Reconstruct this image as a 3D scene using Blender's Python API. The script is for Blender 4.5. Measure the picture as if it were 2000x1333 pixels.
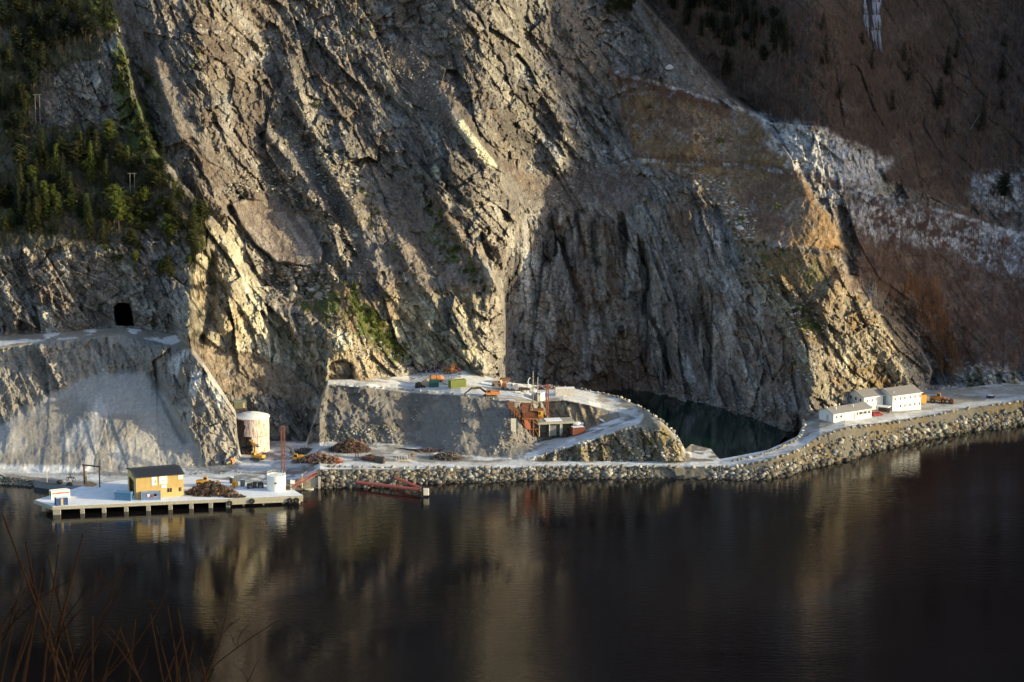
QUALITY = 1
import bpy, math, random
import numpy as np
from mathutils import Vector, Matrix

# ------------------------------------------------------------------ camera, world, sun
for o in list(bpy.data.objects):
    bpy.data.objects.remove(o)
SC = bpy.context.scene
COL = SC.collection
FPX = 6000.0; HCAM = 250.0
TH = math.atan(1206.5 / FPX)
cam = bpy.data.cameras.new('camera'); cam_o = bpy.data.objects.new('camera', cam); COL.objects.link(cam_o)
cam.sensor_width = 36.0; cam.lens = 36.0 * FPX / 2000.0
cam.dof.use_dof = True; cam.dof.focus_distance = 1060.0; cam.dof.aperture_fstop = 9.0
cam.clip_start = 1.0; cam.clip_end = 12000.0
cam_o.location = (0, 0, HCAM); cam_o.rotation_euler = (math.pi / 2 - TH, 0, 0)
SC.camera = cam_o

SUN_AZ = 79.0      # degrees to the right of "behind the camera"
SUN_EL = 11.5
world = bpy.data.worlds.new('World'); SC.world = world; world.use_nodes = True
wn = world.node_tree
bg = wn.nodes['Background']
sky = wn.nodes.new('ShaderNodeTexSky'); sky.sky_type = 'NISHITA'; sky.sun_disc = False
sky.sun_elevation = math.radians(SUN_EL)
# direction to the sun (from the site)
sdx = math.sin(math.radians(SUN_AZ)); sdy = -math.cos(math.radians(SUN_AZ))
sky.sun_rotation = math.atan2(sdx, sdy)
sky.air_density = 1.0; sky.dust_density = 1.0; sky.ozone_density = 1.0
wn.links.new(sky.outputs[0], bg.inputs[0]); bg.inputs[1].default_value = 0.15
sl = bpy.data.lights.new('sun', 'SUN'); so = bpy.data.objects.new('sun', sl); COL.objects.link(so)
sl.energy = 3.5; sl.angle = math.radians(0.6); sl.color = (1.0, 0.86, 0.50)
sv = Vector((sdx * math.cos(math.radians(SUN_EL)), sdy * math.cos(math.radians(SUN_EL)), math.sin(math.radians(SUN_EL))))
so.rotation_euler = sv.to_track_quat('Z', 'Y').to_euler(); so.location = (300, 600, 300)
SC.view_settings.view_transform = 'Standard'; SC.view_settings.look = 'None'
SC.view_settings.exposure = 1.30; SC.view_settings.gamma = 1.0
SC.cycles.max_bounces = 4; SC.cycles.diffuse_bounces = 2; SC.cycles.glossy_bounces = 2
SC.cycles.transmission_bounces = 2; SC.cycles.transparent_max_bounces = 4
SC.cycles.use_adaptive_sampling = True

# ------------------------------------------------------------------ pixel <-> world helpers (photo pixels, 2000 x 1333)
CT, ST = math.cos(TH), math.sin(TH)
def tof(py):
    v = (666.5 - np.asarray(py, float)) / FPX
    return (ST - v * CT) / (CT + v * ST)
def dyf(py):
    v = (666.5 - np.asarray(py, float)) / FPX
    return CT + v * ST
def PT(px, py, Y):
    return np.array([Y * (px - 1000.0) / FPX / float(dyf(py)), Y, HCAM - Y * float(tof(py))])
def G(px, py, z):
    return PT(px, py, (HCAM - z) / float(tof(py)))
def to_px(x, y, z):
    a = y * CT - (z - HCAM) * ST
    b = y * ST + (z - HCAM) * CT
    return 1000 + FPX * x / a, 666.5 - FPX * b / a

# ------------------------------------------------------------------ numpy noise
def h2(ix, iy, s):
    n = (ix.astype(np.int64) * 374761393 + iy.astype(np.int64) * 668265263 + s * 974711) & 0xffffffff
    n = ((n ^ (n >> 13)) * 1274126177) & 0xffffffff
    n = ((n ^ (n >> 16)) * 2246822519) & 0xffffffff
    return ((n ^ (n >> 15)) & 0xffffff) / float(0x1000000)
def vn(x, y, s=0):
    ix = np.floor(x); iy = np.floor(y); fx = x - ix; fy = y - iy
    fx = fx * fx * (3 - 2 * fx); fy = fy * fy * (3 - 2 * fy)
    a = h2(ix, iy, s); b = h2(ix + 1, iy, s); c = h2(ix, iy + 1, s); d = h2(ix + 1, iy + 1, s)
    return (a + (b - a) * fx) * (1 - fy) + (c + (d - c) * fx) * fy
def fbm(x, y, o=4, s=0, g=0.5):
    r = 0; a = 1; t = 0
    for i in range(o):
        r = r + a * vn(x, y, s + i * 17); t += a; a *= g; x = x * 2.03 + 11.3; y = y * 2.03 + 5.7
    return r / t
def ridge(x, y, o=4, s=0):
    r = 0; a = 1; t = 0
    for i in range(o):
        r = r + a * (1 - np.abs(2 * vn(x, y, s + i * 13) - 1)); t += a; a *= 0.5; x = x * 2.1 + 3.1; y = y * 2.1 + 7.9
    return r / t
def facet(x, y, s, tilt=0.8):
    """nearest-cell facets: returns height (random plane per cell), cell value, edge distance"""
    ix = np.floor(x); iy = np.floor(y)
    d1 = np.full(x.shape, 9.0); d2 = np.full(x.shape, 9.0)
    val = np.zeros(x.shape); hh = np.zeros(x.shape)
    for dx in (-1, 0, 1):
        for dy in (-1, 0, 1):
            cx = ix + dx; cy = iy + dy
            px_ = cx + h2(cx, cy, s) ; py_ = cy + h2(cx, cy, s + 1)
            ex = x - px_; ey = y - py_
            d = ex * ex + ey * ey
            r = h2(cx, cy, s + 2)
            t = r + tilt * ((h2(cx, cy, s + 3) - .5) * 2 * ex + (h2(cx, cy, s + 4) - .5) * 2 * ey)
            near = d < d1
            d2 = np.where(near, d1, np.minimum(d2, d))
            val = np.where(near, r, val); hh = np.where(near, t, hh)
            d1 = np.where(near, d, d1)
    return hh, val, np.sqrt(d2) - np.sqrt(d1)
def sstep(a, b, x):
    t = np.clip((x - a) / (b - a), 0, 1); return t * t * (3 - 2 * t)
def sdpoly(px, py, poly):
    """signed distance (positive inside) to a polygon in photo pixels"""
    d = np.full(px.shape, 1e18); ins = np.zeros(px.shape, bool); n = len(poly)
    for i in range(n):
        ax, ay = poly[i]; bx, by = poly[(i + 1) % n]
        ex, ey = bx - ax, by - ay
        wx, wy = px - ax, py - ay
        t = np.clip((wx * ex + wy * ey) / (ex * ex + ey * ey + 1e-9), 0, 1)
        d = np.minimum(d, (wx - t * ex) ** 2 + (wy - t * ey) ** 2)
        c = ((ay > py) != (by > py)) & (px < (bx - ax) * (py - ay) / ((by - ay) if by != ay else 1e-9) + ax)
        ins ^= c
    d = np.sqrt(d)
    return np.where(ins, d, -d)
def sdline(px, py, pts):
    d = np.full(px.shape, 1e18)
    for i in range(len(pts) - 1):
        ax, ay = pts[i]; bx, by = pts[i + 1]
        ex, ey = bx - ax, by - ay
        wx, wy = px - ax, py - ay
        t = np.clip((wx * ex + wy * ey) / (ex * ex + ey * ey + 1e-9), 0, 1)
        d = np.minimum(d, (wx - t * ex) ** 2 + (wy - t * ey) ** 2)
    return np.sqrt(d)

# ------------------------------------------------------------------ base relief, integrated from slope angles
# shore + quarry works: px, waterline, then (top, slope) for bank, road, A, B, C, D, E
FT = [
 (-700, 900, (885,35),(870,2),(780,34),(660,62),(650,60),(640,40),(620,10)),
 (0,   945, (930,35),(916,2),(812,34),(690,62),(687,60),(680,40),(655,10)),
 (100, 955, (945,30),(925,2),(765,35),(680,66),(677,60),(668,40),(650,10)),
 (170, 964, (955,30),(922,3),(738,36),(675,68),(672,60),(662,40),(643,10)),
 (240, 966, (957,30),(920,3),(728,37),(672,70),(668,60),(655,40),(640,8)),
 (300, 966, (957,30),(916,3),(745,40),(690,68),(680,60),(668,40),(646,8)),
 (340, 966, (957,30),(912,3),(800,45),(710,70),(690,62),(678,45),(652,10)),
 (375, 966, (957,30),(912,3),(860,50),(740,72),(710,66),(690,55),(678,15)),
 (400, 966, (957,30),(911,3),(880,50),(790,74),(740,70),(725,60),(712,20)),
 (440, 966, (957,30),(908,3),(895,45),(830,76),(800,72),(785,60),(772,20)),
 (460, 966, (956,30),(906,3),(893,30),(860,66),(830,70),(815,60),(803,20)),
 (470, 966, (956,30),(905,3),(890,4),(885,3),(880,3),(876,2),(868,2)),
 (520, 964, (954,30),(903,3),(890,2),(880,2),(875,2),(870,2),(862,2)),
 (598, 958, (938,50),(903,2),(890,2),(880,2),(875,2),(870,2),(862,2)),
 (606, 956, (930,55),(903,2),(888,2),(878,2),(866,4),(846,52),(842,10)),
 (624, 955, (918,60),(903,2),(887,2),(876,2),(864,4),(796,53),(790,8)),
 (640, 955, (918,48),(903,2),(885,2),(872,2),(862,2),(752,52),(742,2)),
 (720, 954, (918,45),(903,2),(885,2),(875,2),(865,2),(758,46),(740,2)),
 (800, 948, (918,42),(902,2),(890,2),(880,1),(868,4),(768,38),(733,2)),
 (860, 945, (917,42),(902,2),(893,2),(887,1),(880,4),(771,38),(718,3)),
 (900, 944, (916,42),(902,2),(897,2),(893,2),(888,10),(773,38),(720,3)),
 (960, 942, (916,42),(902,2),(897,2),(894,2),(890,20),(781,38),(738,2)),
 (1000,940, (915,42),(901,2),(896,5),(890,8),(875,30),(785,45),(748,2)),
 (1050,938, (913,42),(901,2),(892,45),(882,3),(864,4),(786,43),(753,2)),
 (1100,936, (912,42),(901,2),(878,50),(866,3),(852,3),(782,42),(756,2)),
 (1150,936, (912,42),(902,2),(862,50),(848,3),(836,3),(792,42),(763,4)),
 (1200,935, (912,42),(902,2),(846,50),(828,3),(820,3),(806,25),(772,14)),
 (1250,935, (912,42),(902,2),(834,50),(813,3),(811,3),(807,8),(794,14)),
 (1290,935, (912,42),(902,2),(842,52),(834,50),(830,45),(826,30),(820,10)),
 (1325,935, (912,40),(902,2),(880,50),(870,52),(864,45),(860,30),(854,10)),
 (1338,935, (912,38),(902,2),(898,30),(893,10),(888,5),(884,5),(878,3)),
 (1350,936, (912,36),(902,2),(895,5),(888,3),(880,3),(874,3),(868,3)),
 (1388,936, (913,34),(903,2),(897,3),(890,3),(885,3),(881,3),(877,3)),
 (1405,936, (913,32),(903,2),(901,3),(900,3),(899,3),(898,3),(897,3)),
 (1440,938, (911,30),(896,2),(895,2),(894,2),(893,2),(892,2),(891,2)),
 (1500,938, (900,30),(884,2),(883,2),(882,2),(881,2),(880,2),(879,2)),
 (1558,925, (880,32),(862,2),(860,2),(858,2),(856,2),(854,2),(852,2)),
 (1572,918, (870,32),(846,2),(842,2),(838,2),(834,2),(830,2),(824,2)),
 (1600,912, (852,33),(830,1),(825,1),(820,1),(815,1),(810,1),(803,1)),
 (1650,902, (837,34),(822,1),(815,1),(808,1),(802,1),(797,1),(790,1)),
 (1700,885, (829,34),(815,1),(808,1),(800,1),(793,1),(786,1),(778,1)),
 (1800,862, (816,34),(800,1),(793,1),(786,1),(779,1),(772,1),(764,1)),
 (1900,843, (797,34),(782,1),(777,1),(771,1),(766,1),(761,1),(756,2)),
 (2000,832, (783,34),(772,1),(768,1),(762,1),(757,1),(752,1),(744,3)),
 (2900,900, (850,34),(840,2),(836,1),(830,2),(825,2),(815,1),(800,3)),
]
def lerp_tab(px, tab, f):
    xs = [r[0] for r in tab]
    return np.interp(px, xs, [f(r) for r in tab])
def profile(start_py, edges, slopes, Y0, q):
    """exact depth of a piecewise planar slope at the pixel rows q (rows, cols)"""
    Y = np.broadcast_to(Y0[None, :], q.shape).copy()
    Yc = Y0.copy(); t0 = tof(start_py)
    for k in range(len(edges)):
        a = np.tan(np.radians(slopes[k])); t1 = tof(np.minimum(edges[k], start_py if k == 0 else edges[k - 1]))
        tq = tof(q)
        seg = Yc[None, :] * (a + t0)[None, :] / np.maximum(a[None, :] + np.maximum(tq, -9), .02)
        inside = (tq <= t0[None, :])
        Y = np.where(inside, seg, Y)
        Yc = Yc * (a + t0) / np.maximum(a + t1, .02); t0 = t1
    return Y
def gsm(A, sig, axis):
    r = int(max(1, round(sig * 3))); k = np.exp(-.5 * (np.arange(-r, r + 1) / sig) ** 2); k /= k.sum()
    pw = [(0, 0)] * A.ndim; pw[axis] = (r, r); P = np.pad(A, pw, mode='edge'); out = 0
    for i in range(2 * r + 1):
        sl = [slice(None)] * A.ndim; sl[axis] = slice(i, i + A.shape[axis]); out = out + k[i] * P[tuple(sl)]
    return out

STEP = 1.6 if QUALITY else 2.6
pxs = np.concatenate([np.linspace(-700, -60, 14), np.arange(-40, 2040, STEP), np.linspace(2060, 2900, 18)])
NC = len(pxs)
# ---- foreground layer F
wl = lerp_tab(pxs, FT, lambda r: r[1])
tops = [lerp_tab(pxs, FT, lambda r, k=k: r[2 + k][0]) for k in range(7)]
slps = [lerp_tab(pxs, FT, lambda r, k=k: r[2 + k][1]) for k in range(7)]
SIL = tops[6]
NRF = int(330 / STEP)
s = np.linspace(0, 1, NRF)[:, None]
FPY = (wl + 8)[None, :] * (1 - s) + SIL[None, :] * s
sl_ = np.full(FPY.shape, 35.0)
edges = [wl] + tops
for k in range(7):
    m = (FPY <= edges[k][None, :] + 1e-6) & (FPY > edges[k + 1][None, :] - 1e-6)
    sl_ = np.where(m, slps[k][None, :], sl_)
sl_s = gsm(sl_, 1.6, 0)
sp = wl + 8
FY = profile(sp, [wl] + tops, [np.full(NC, 35.)] + slps, (HCAM + 1.2) / tof(sp), FPY)
FSL = sl_s
FPX_ = np.broadcast_to(pxs[None, :], FPY.shape)

# ---- mountain layer M
AN = [(370, None, None), (400, 850, 1047.), (460, 866, 1049.), (530, 864, 1053.), (598, 862, 1057.5), (640, None, None),
      (945, None, None), (975, 744, 1096.), (1000, 748, 1122.), (1022, 750, 1138.), (1060, 754, 1143.), (1130, 760, 1144.), (1200, 767, 1143.), (1260, 770, 1141.),
      (1330, 790, 1124.), (1390, 800, 1116.), (1440, 818, 1101.), (1500, 838, 1085.), (1535, 852, 1074.), (1560, 842, 1080.), (1575, None, None)]
apy = np.empty(NC); aY = np.empty(NC)
fY_s = FY[-1]
for i, p in enumerate(pxs):
    if p <= 370 or p >= 1575 or 640 <= p <= 945:
        apy[i] = SIL[i] + 1; aY[i] = fY_s[i] + .3
    else:
        for j in range(len(AN) - 1):
            if AN[j][0] <= p <= AN[j + 1][0]:
                a, b = AN[j], AN[j + 1]; u = (p - a[0]) / (b[0] - a[0])
                def ge(q):
                    if q[1] is None:
                        return np.interp(q[0], pxs, SIL) + 1, np.interp(q[0], pxs, fY_s) + .3
                    return q[1], q[2]
                A0, A1 = ge(a), ge(b)
                apy[i] = A0[0] * (1 - u) + A1[0] * u; aY[i] = A0[1] * (1 - u) + A1[1] * u
MT = [  # px, six (top, slope) strips above the anchor
 (-700, (500,62),(400,40),(250,40),(100,45),(0,45),(-1500,40)),
 (0,    (490,72),(380,40),(260,38),(90,58),(0,40),(-1500,42)),
 (100,  (480,74),(380,40),(255,38),(110,60),(0,40),(-1500,42)),
 (240,  (470,76),(380,42),(255,40),(120,64),(0,44),(-1500,42)),
 (340,  (490,74),(400,48),(300,46),(150,52),(0,46),(-1500,42)),
 (400,  (690,68),(665,42),(480,68),(300,50),(100,48),(-1500,42)),
 (450,  (790,76),(670,52),(520,64),(330,56),(100,47),(-1500,42)),
 (540,  (800,76),(670,55),(600,50),(590,14),(330,48),(-1500,45)),
 (612,  (790,76),(700,54),(610,50),(598,14),(340,45),(-1500,45)),
 (640,  (700,74),(660,45),(612,40),(600,22),(350,44),(-1500,46)),
 (740,  (715,45),(690,50),(600,50),(420,46),(90,46),(-1500,46)),
 (850,  (690,72),(560,72),(500,46),(300,50),(80,46),(-1500,48)),
 (960,  (700,78),(560,78),(430,44),(300,52),(60,47),(-1500,48)),
 (1040, (700,80),(430,78),(330,42),(130,60),(40,44),(-1500,46)),
 (1120, (730,45),(430,80),(305,38),(120,54),(40,44),(-1500,44)),
 (1200, (728,36),(410,80),(312,38),(304,12),(130,44),(-1500,44)),
 (1250, (745,45),(395,80),(318,38),(311,10),(140,42),(-1500,42)),
 (1330, (770,45),(400,79),(324,44),(317,10),(165,38),(-1500,41)),
 (1400, (785,45),(440,78),(328,44),(321,10),(205,37),(-1500,41)),
 (1450, (800,45),(490,77),(482,10),(332,44),(326,10),(-1500,40)),
 (1520, (810,45),(600,70),(488,66),(480,10),(336,42),(-1500,40)),
 (1600, (740,66),(620,58),(495,66),(487,12),(352,40),(-1500,40)),
 (1650, (740,66),(620,60),(530,68),(520,20),(366,38),(-1500,40)),
 (1700, (735,64),(640,60),(590,60),(585,20),(385,37),(-1500,40)),
 (1790, (725,64),(670,62),(660,60),(650,30),(410,36),(-1500,40)),
 (1850, (740,34),(700,34),(600,35),(520,36),(425,36),(-1500,40)),
 (2000, (720,34),(640,34),(580,36),(520,36),(465,36),(-1500,41)),
 (2120, (720,42),(640,44),(580,44),(520,44),(465,44),(-1500,45)),
 (2900, (720,58),(640,58),(580,58),(520,58),(300,58),(-1500,60)),
]
NRM = int(880 / STEP)
top_in = -40.0
rowp = np.concatenate([np.linspace(0, 1, NRM), np.full(26, 1.0)])[:, None]
MPY = (apy + 22)[None, :] * (1 - rowp) + top_in * rowp
ext = np.concatenate([np.zeros(NRM), np.linspace(50, 1400, 26)])[:, None]
MPY = MPY - ext
mt_t = [lerp_tab(pxs, MT, lambda r, k=k: r[1 + k][0]) for k in range(6)]
mt_s = [lerp_tab(pxs, MT, lambda r, k=k: r[1 + k][1]) for k in range(6)]
ms = np.full(MPY.shape, 62.0)
ed = [apy] + mt_t
for k in range(6):
    m = (MPY <= ed[k][None, :]) & (MPY > ed[k + 1][None, :])
    ms = np.where(m, mt_s[k][None, :], ms)
def mdepth(q, A_py, A_Y, t_, s_):
    lo = A_py + 30
    one = profile(lo, [A_py] + t_, [np.full(len(A_py), 62.)] + s_, np.ones(len(A_py)), q)
    an = profile(lo, [A_py] + t_, [np.full(len(A_py), 62.)] + s_, np.ones(len(A_py)), A_py[None, :])
    return one * (A_Y[None, :] / an)
MY = mdepth(MPY, apy, aY, mt_t, mt_s)
# the same relief with neighbouring columns blended, taking over above the foot of the face
ug = np.arange(-700, 2901, 10.0); vg = np.arange(-1500, 920, 10.0)
gq = np.repeat(vg[:, None], len(ug), 1)
ga = np.interp(ug, pxs, apy); gA = np.interp(ug, pxs, aY)
GYr = mdepth(gq, ga, gA, [np.interp(ug, pxs, t) for t in mt_t], [np.interp(ug, pxs, t) for t in mt_s])
GYs = gsm(gsm(np.log(GYr), 4.5, 1), 1.0, 0)
GYl = gsm(gsm(np.log(GYr), 1.6, 1), .6, 0)
def bil(Gd, px, py):
    fx = np.clip((px + 700) / 10.0, 0, len(ug) - 1.001); fy = np.clip((py + 1500) / 10.0, 0, len(vg) - 1.001)
    ix = fx.astype(int); iy = fy.astype(int); fx = fx - ix; fy = fy - iy
    return (Gd[iy, ix] * (1 - fx) + Gd[iy, ix + 1] * fx) * (1 - fy) + (Gd[iy + 1, ix] * (1 - fx) + Gd[iy + 1, ix + 1] * fx) * fy
_px = np.broadcast_to(pxs[None, :], MPY.shape)
w1 = sstep(8, 60, apy[None, :] - MPY); w2 = sstep(60, 220, apy[None, :] - MPY)
L1 = bil(GYl, _px, MPY); L2 = bil(GYs, _px, MPY)
MY = np.exp(np.log(MY) * (1 - w1) + (L1 * (1 - w2) + L2 * w2) * w1)
MPX = np.broadcast_to(pxs[None, :], MPY.shape)
# silhouette steps: ground behind a spur lies further back
def jump(py, px, pts, poly, d, L=70., w=5., t0=.25):
    best = np.full(px.shape, 1e18); fr = np.zeros(px.shape); n = len(pts) - 1
    for i in range(n):
        ax, ay = pts[i]; bx, by = pts[i + 1]; ex, ey = bx - ax, by - ay
        t = np.clip(((px - ax) * ex + (py - ay) * ey) / (ex * ex + ey * ey), 0, 1)
        q = (px - ax - t * ex) ** 2 + (py - ay - t * ey) ** 2
        fr = np.where(q < best, (i + t) / n, fr); best = np.minimum(best, q)
    dist = np.sqrt(best); ins = sdpoly(px, py, poly) > 0
    end = sstep(0, t0, fr) if t0 > 0 else 1.0
    return np.where(ins, d * end * sstep(0, w, dist) * np.exp(-(dist / L) ** 1.5), 0)
SP1 = [(1560,486),(1600,488),(1630,500),(1652,522),(1656,548),(1640,590),(1645,620)]
MY = MY + jump(MPY, MPX, SP1, SP1 + [(1800,560),(1800,400),(1540,400)], 6, 50, 8, .5)
SP2 = [(1690,600),(1720,612),(1760,640),(1800,690),(1818,725),(1812,752)]
MY = MY + jump(MPY, MPX, SP2, SP2 + [(1960,760),(1960,500),(1660,500)], 26, 60)
SP3 = [(1235,-50),(1250,0),(1330,90),(1420,190),(1500,240)]
MY = MY + jump(MPY, MPX, SP3, SP3 + [(1650,250),(1600,-100)], 20, 80, 8)
SP4 = [(200,-60),(230,60),(265,200),(300,300),(380,400),(430,460),(470,520),(500,560)]
MY = MY + jump(MPY, MPX, SP4, SP4 + [(640,560),(640,-60)], 14, 60, 14)
SP5 = [(930,440),(950,520),(978,580),(986,640),(986,735)]
MY = MY + jump(MPY, MPX, SP5, SP5 + [(1150,735),(1150,440)], 12, 45, 6)
# ------------------------------------------------------------------ rock relief and ground colours
def xz(PX, PY, Y):
    return Y * (PX - 1000.0) / FPX / dyf(PY), HCAM - Y * tof(PY)
FOREST_L = [(-800,-1600),(0,-1600),(180,-60),(215,0),(228,60),(190,100),(215,170),(250,250),(290,320),(370,380),(410,440),(415,480),(370,500),(330,430),(290,405),(250,430),(225,480),(110,485),(0,490),(-800,500)]
ROCK_IN_FOREST = [(60,215),(90,160),(170,110),(225,110),(265,240),(230,265),(150,250),(90,240)]
BOWL = [(992,450),(1040,420),(1110,410),(1190,425),(1260,395),(1400,400),(1440,470),(1470,560),(1550,670),(1575,800),(1400,830),(1200,790),(975,775),(985,560)]
HEATHER = [(1195,140),(1300,168),(1420,205),(1490,235),(1520,290),(1560,335),(1600,400),(1640,450),(1652,492),(1600,486),(1520,478),(1450,476),(1430,440),(1390,390),(1330,335),(1240,312),(1225,240)]
SNOW1 = [(1490,228),(1590,252),(1690,292),(1735,320),(1700,372),(1620,352),(1540,330),(1500,280)]
SNOW2 = [(1560,345),(1640,366),(1760,396),(1880,430),(2010,460),(2010,560),(1920,520),(1800,480),(1700,470),(1650,430)]
SNOW3 = [(1895,345),(2010,330),(2010,425),(1900,395)]
SNOW4 = [(1850,700),(1960,720),(2000,745),(1880,760),(1840,745)]
FOREST_R = [(1252,-40),(1330,80),(1430,190),(1500,232),(1600,262),(1700,300),(1730,350),(1860,400),(2010,440),(2900,440),(2900,-1600),(1000,-1600),(1200,-400)]
BRUSH_R = [(1660,560),(1700,560),(1760,600),(1830,700),(1860,745),(1960,740),(2010,730),(2900,760),(2900,430),(2010,440),(1900,420),(1780,400),(1700,400)]
SCREE_A = [(560,250),(600,300),(660,380),(700,440),(720,520),(740,560),(700,560),(690,480),(640,420),(600,360),(560,300)]
SCREE_B = [(215,0),(255,0),(300,80),(360,180),(430,320),(470,400),(440,400),(390,330),(330,220),(270,120)]
SCREE_C = [(700,90),(810,75),(870,170),(930,250),(985,310),(1040,330),(1230,320),(1330,350),(1180,420),(1000,400),(960,330),(860,250),(770,160)]
SCREE_R = [(1240,-40),(1262,0),(1330,80),(1425,190),(1400,205),(1310,165),(1260,60),(1225,0)]
SLAB = [(452,398),(480,388),(540,395),(600,430),(632,490),(625,515),(590,520),(540,512),(500,480),(470,440)]
GREEN = [(228,50),(250,110),(262,200),(290,250),(300,290),(270,300),(235,250),(222,160)]
GREEN2 = [(150,-40),(210,-40),(228,40),(200,60),(170,20)]
BROWN_SLOPE = [(375,665),(430,680),(500,700),(570,725),(620,770),(590,790),(520,770),(470,790),(430,760),(395,700)]
GRASS_S = [(560,585),(640,560),(700,560),(735,600),(790,690),(770,710),(700,660),(620,630)]
GRASS_N = [(1455,488),(1540,485),(1625,500),(1640,540),(1600,560),(1540,550),(1480,505)]
GRASS_P = [(1540,600),(1600,590),(1612,650),(1600,680),(1560,660)]

def along(X, Z, deg):
    c, s_ = math.cos(math.radians(deg)), math.sin(math.radians(deg))
    return X * c - Z * s_, X * s_ + Z * c
def rockrelief(X, Z, deg, seed, el=1.0):
    a, b = along(X, Z, deg)
    w1_ = (fbm(X / 60, Z / 60, 2, seed + 2) - .5) * 20; w2_ = (fbm(a / 30, b / 22, 2, seed) - .5) * 5
    a1 = a + w1_ * .5; b2 = b + w1_ + w2_
    r1 = fbm(a1 / 80, b2 / 17, 3, seed + 1)
    f0, v0, e0 = facet(a1 / (36 * el), b2 / 12.0, seed + 7, .9)
    f1, v1, e1 = facet(a1 / (15 * el), b2 / 4.6, seed + 10, .9)
    f2, v2, e2 = facet(a1 / (5.5 * el), (b + w1_ + w2_ * .5) / 2.1, seed + 20, .9)
    f3, v3, e3 = facet(X / 1.5 + Z / 4, Z / 2.0 - X / 5, seed + 30, .9)
    f4, v4, e4 = facet(a / 1.1, b / .75, seed + 40, .9)
    blk = sstep(.42, .62, fbm(X / 35, Z / 35, 3, seed + 50))
    g1 = facet(X / 5.5 - Z / 9, Z / 4.2 + X / 16, seed + 60, 1.0)
    d = (r1 - .5) * 13 + (f0 - .5) * 5.5 + (f1 - .5) * 4.0 * (1 - .4 * blk) + (f2 - .5) * 1.8 + (g1[0] - .5) * 2.8 * blk + (f3 - .5) * 1.0 + (f4 - .5) * .55
    d -= .5 * (1 - sstep(0, .05, e1)) + .3 * (1 - sstep(0, .06, e2))
    return d, v1, v2, v3 * .5 + v4 * .5, r1, e1, e2, a, b2

def mixc(c, col, m):
    m = np.clip(m, 0, 1)[..., None]
    return c * (1 - m) + np.array(col)[None, None, :] * m

def colour_rock(v1, v2, v3, r1, e1, e2, a, b, X, Z, seed):
    n1 = fbm(a / 45, b / 12, 4, seed); n2 = fbm(a / 12, b / 3, 4, seed + 3)
    c = np.zeros(X.shape + (3,)) + np.array([.185, .168, .158])
    c = mixc(c, (.27, .245, .22), sstep(.45, .7, v2 * .45 + n2 * .6))
    c = mixc(c, (.105, .092, .088), sstep(.5, .78, v1 * .4 + v3 * .3 + n1 * .4))
    c = mixc(c, (.20, .135, .082), sstep(.60, .72, fbm(a / 30, b / 16, 4, seed + 9)) * .38)
    c = mixc(c, (.40, .395, .39), sstep(.66, .80, fbm(a / 16, b / 7, 4, seed + 19)) * .7)
    c = c * (.72 + .56 * v3)[..., None]
    c = mixc(c, (.05, .047, .047), (1 - sstep(0, .045, e1)) * .4 + (1 - sstep(0, .05, e2)) * .3)
    return c

def soft(PX, PY, poly, w, wob=14, seed=0, sc=38.):
    n = (fbm(PX / sc, PY / sc, 4, seed + 71) - .5) * 2 * wob + (fbm(PX / 7, PY / 7, 2, seed + 72) - .5) * wob * .6
    return sstep(-w, w, sdpoly(PX, PY, poly) + n)

def make_mesh(name, PX, PY, Y, colr, mat, extra_rows=0):
    X, Z = xz(PX, PY, Y)
    R, C = PX.shape
    co = np.stack([X, Y, Z], -1).reshape(-1, 3).astype(np.float32)
    idx = np.arange(R * C).reshape(R, C)
    q = np.stack([idx[:-1, :-1], idx[:-1, 1:], idx[1:, 1:], idx[1:, :-1]], -1).reshape(-1, 4)
    return raw_mesh(name, co, q, mat, colr.reshape(-1, 3), smooth=False)

def raw_mesh(name, co, quads, mat, colr=None, smooth=False, parent=None):
    me = bpy.data.meshes.new(name)
    n = len(co); m = len(quads); k = quads.shape[1]
    me.vertices.add(n); me.vertices.foreach_set('co', np.ascontiguousarray(co, np.float32).ravel())
    me.loops.add(m * k); me.loops.foreach_set('vertex_index', np.ascontiguousarray(quads, np.int32).ravel())
    me.polygons.add(m)
    me.polygons.foreach_set('loop_start', np.arange(0, m * k, k, dtype=np.int32))
    try:
        me.polygons.foreach_set('loop_total', np.full(m, k, dtype=np.int32))
    except Exception:
        pass
    if smooth:
        me.polygons.foreach_set('use_smooth', np.ones(m, bool))
    me.update(calc_edges=True)
    if colr is not None:
        at = me.attributes.new('tint', 'FLOAT_COLOR', 'POINT')
        c4 = np.ones((n, 4), np.float32); c4[:, :3] = colr
        at.data.foreach_set('color', c4.ravel())
    if mat: me.materials.append(mat)
    o = bpy.data.objects.new(name, me); COL.objects.link(o)
    if parent: o.parent = parent
    return o

def tag(o, label=None, cat=None, group=None, kind=None):
    if label: o['label'] = label
    if cat: o['category'] = cat
    if group: o['group'] = group
    if kind: o['kind'] = kind
    return o

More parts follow.
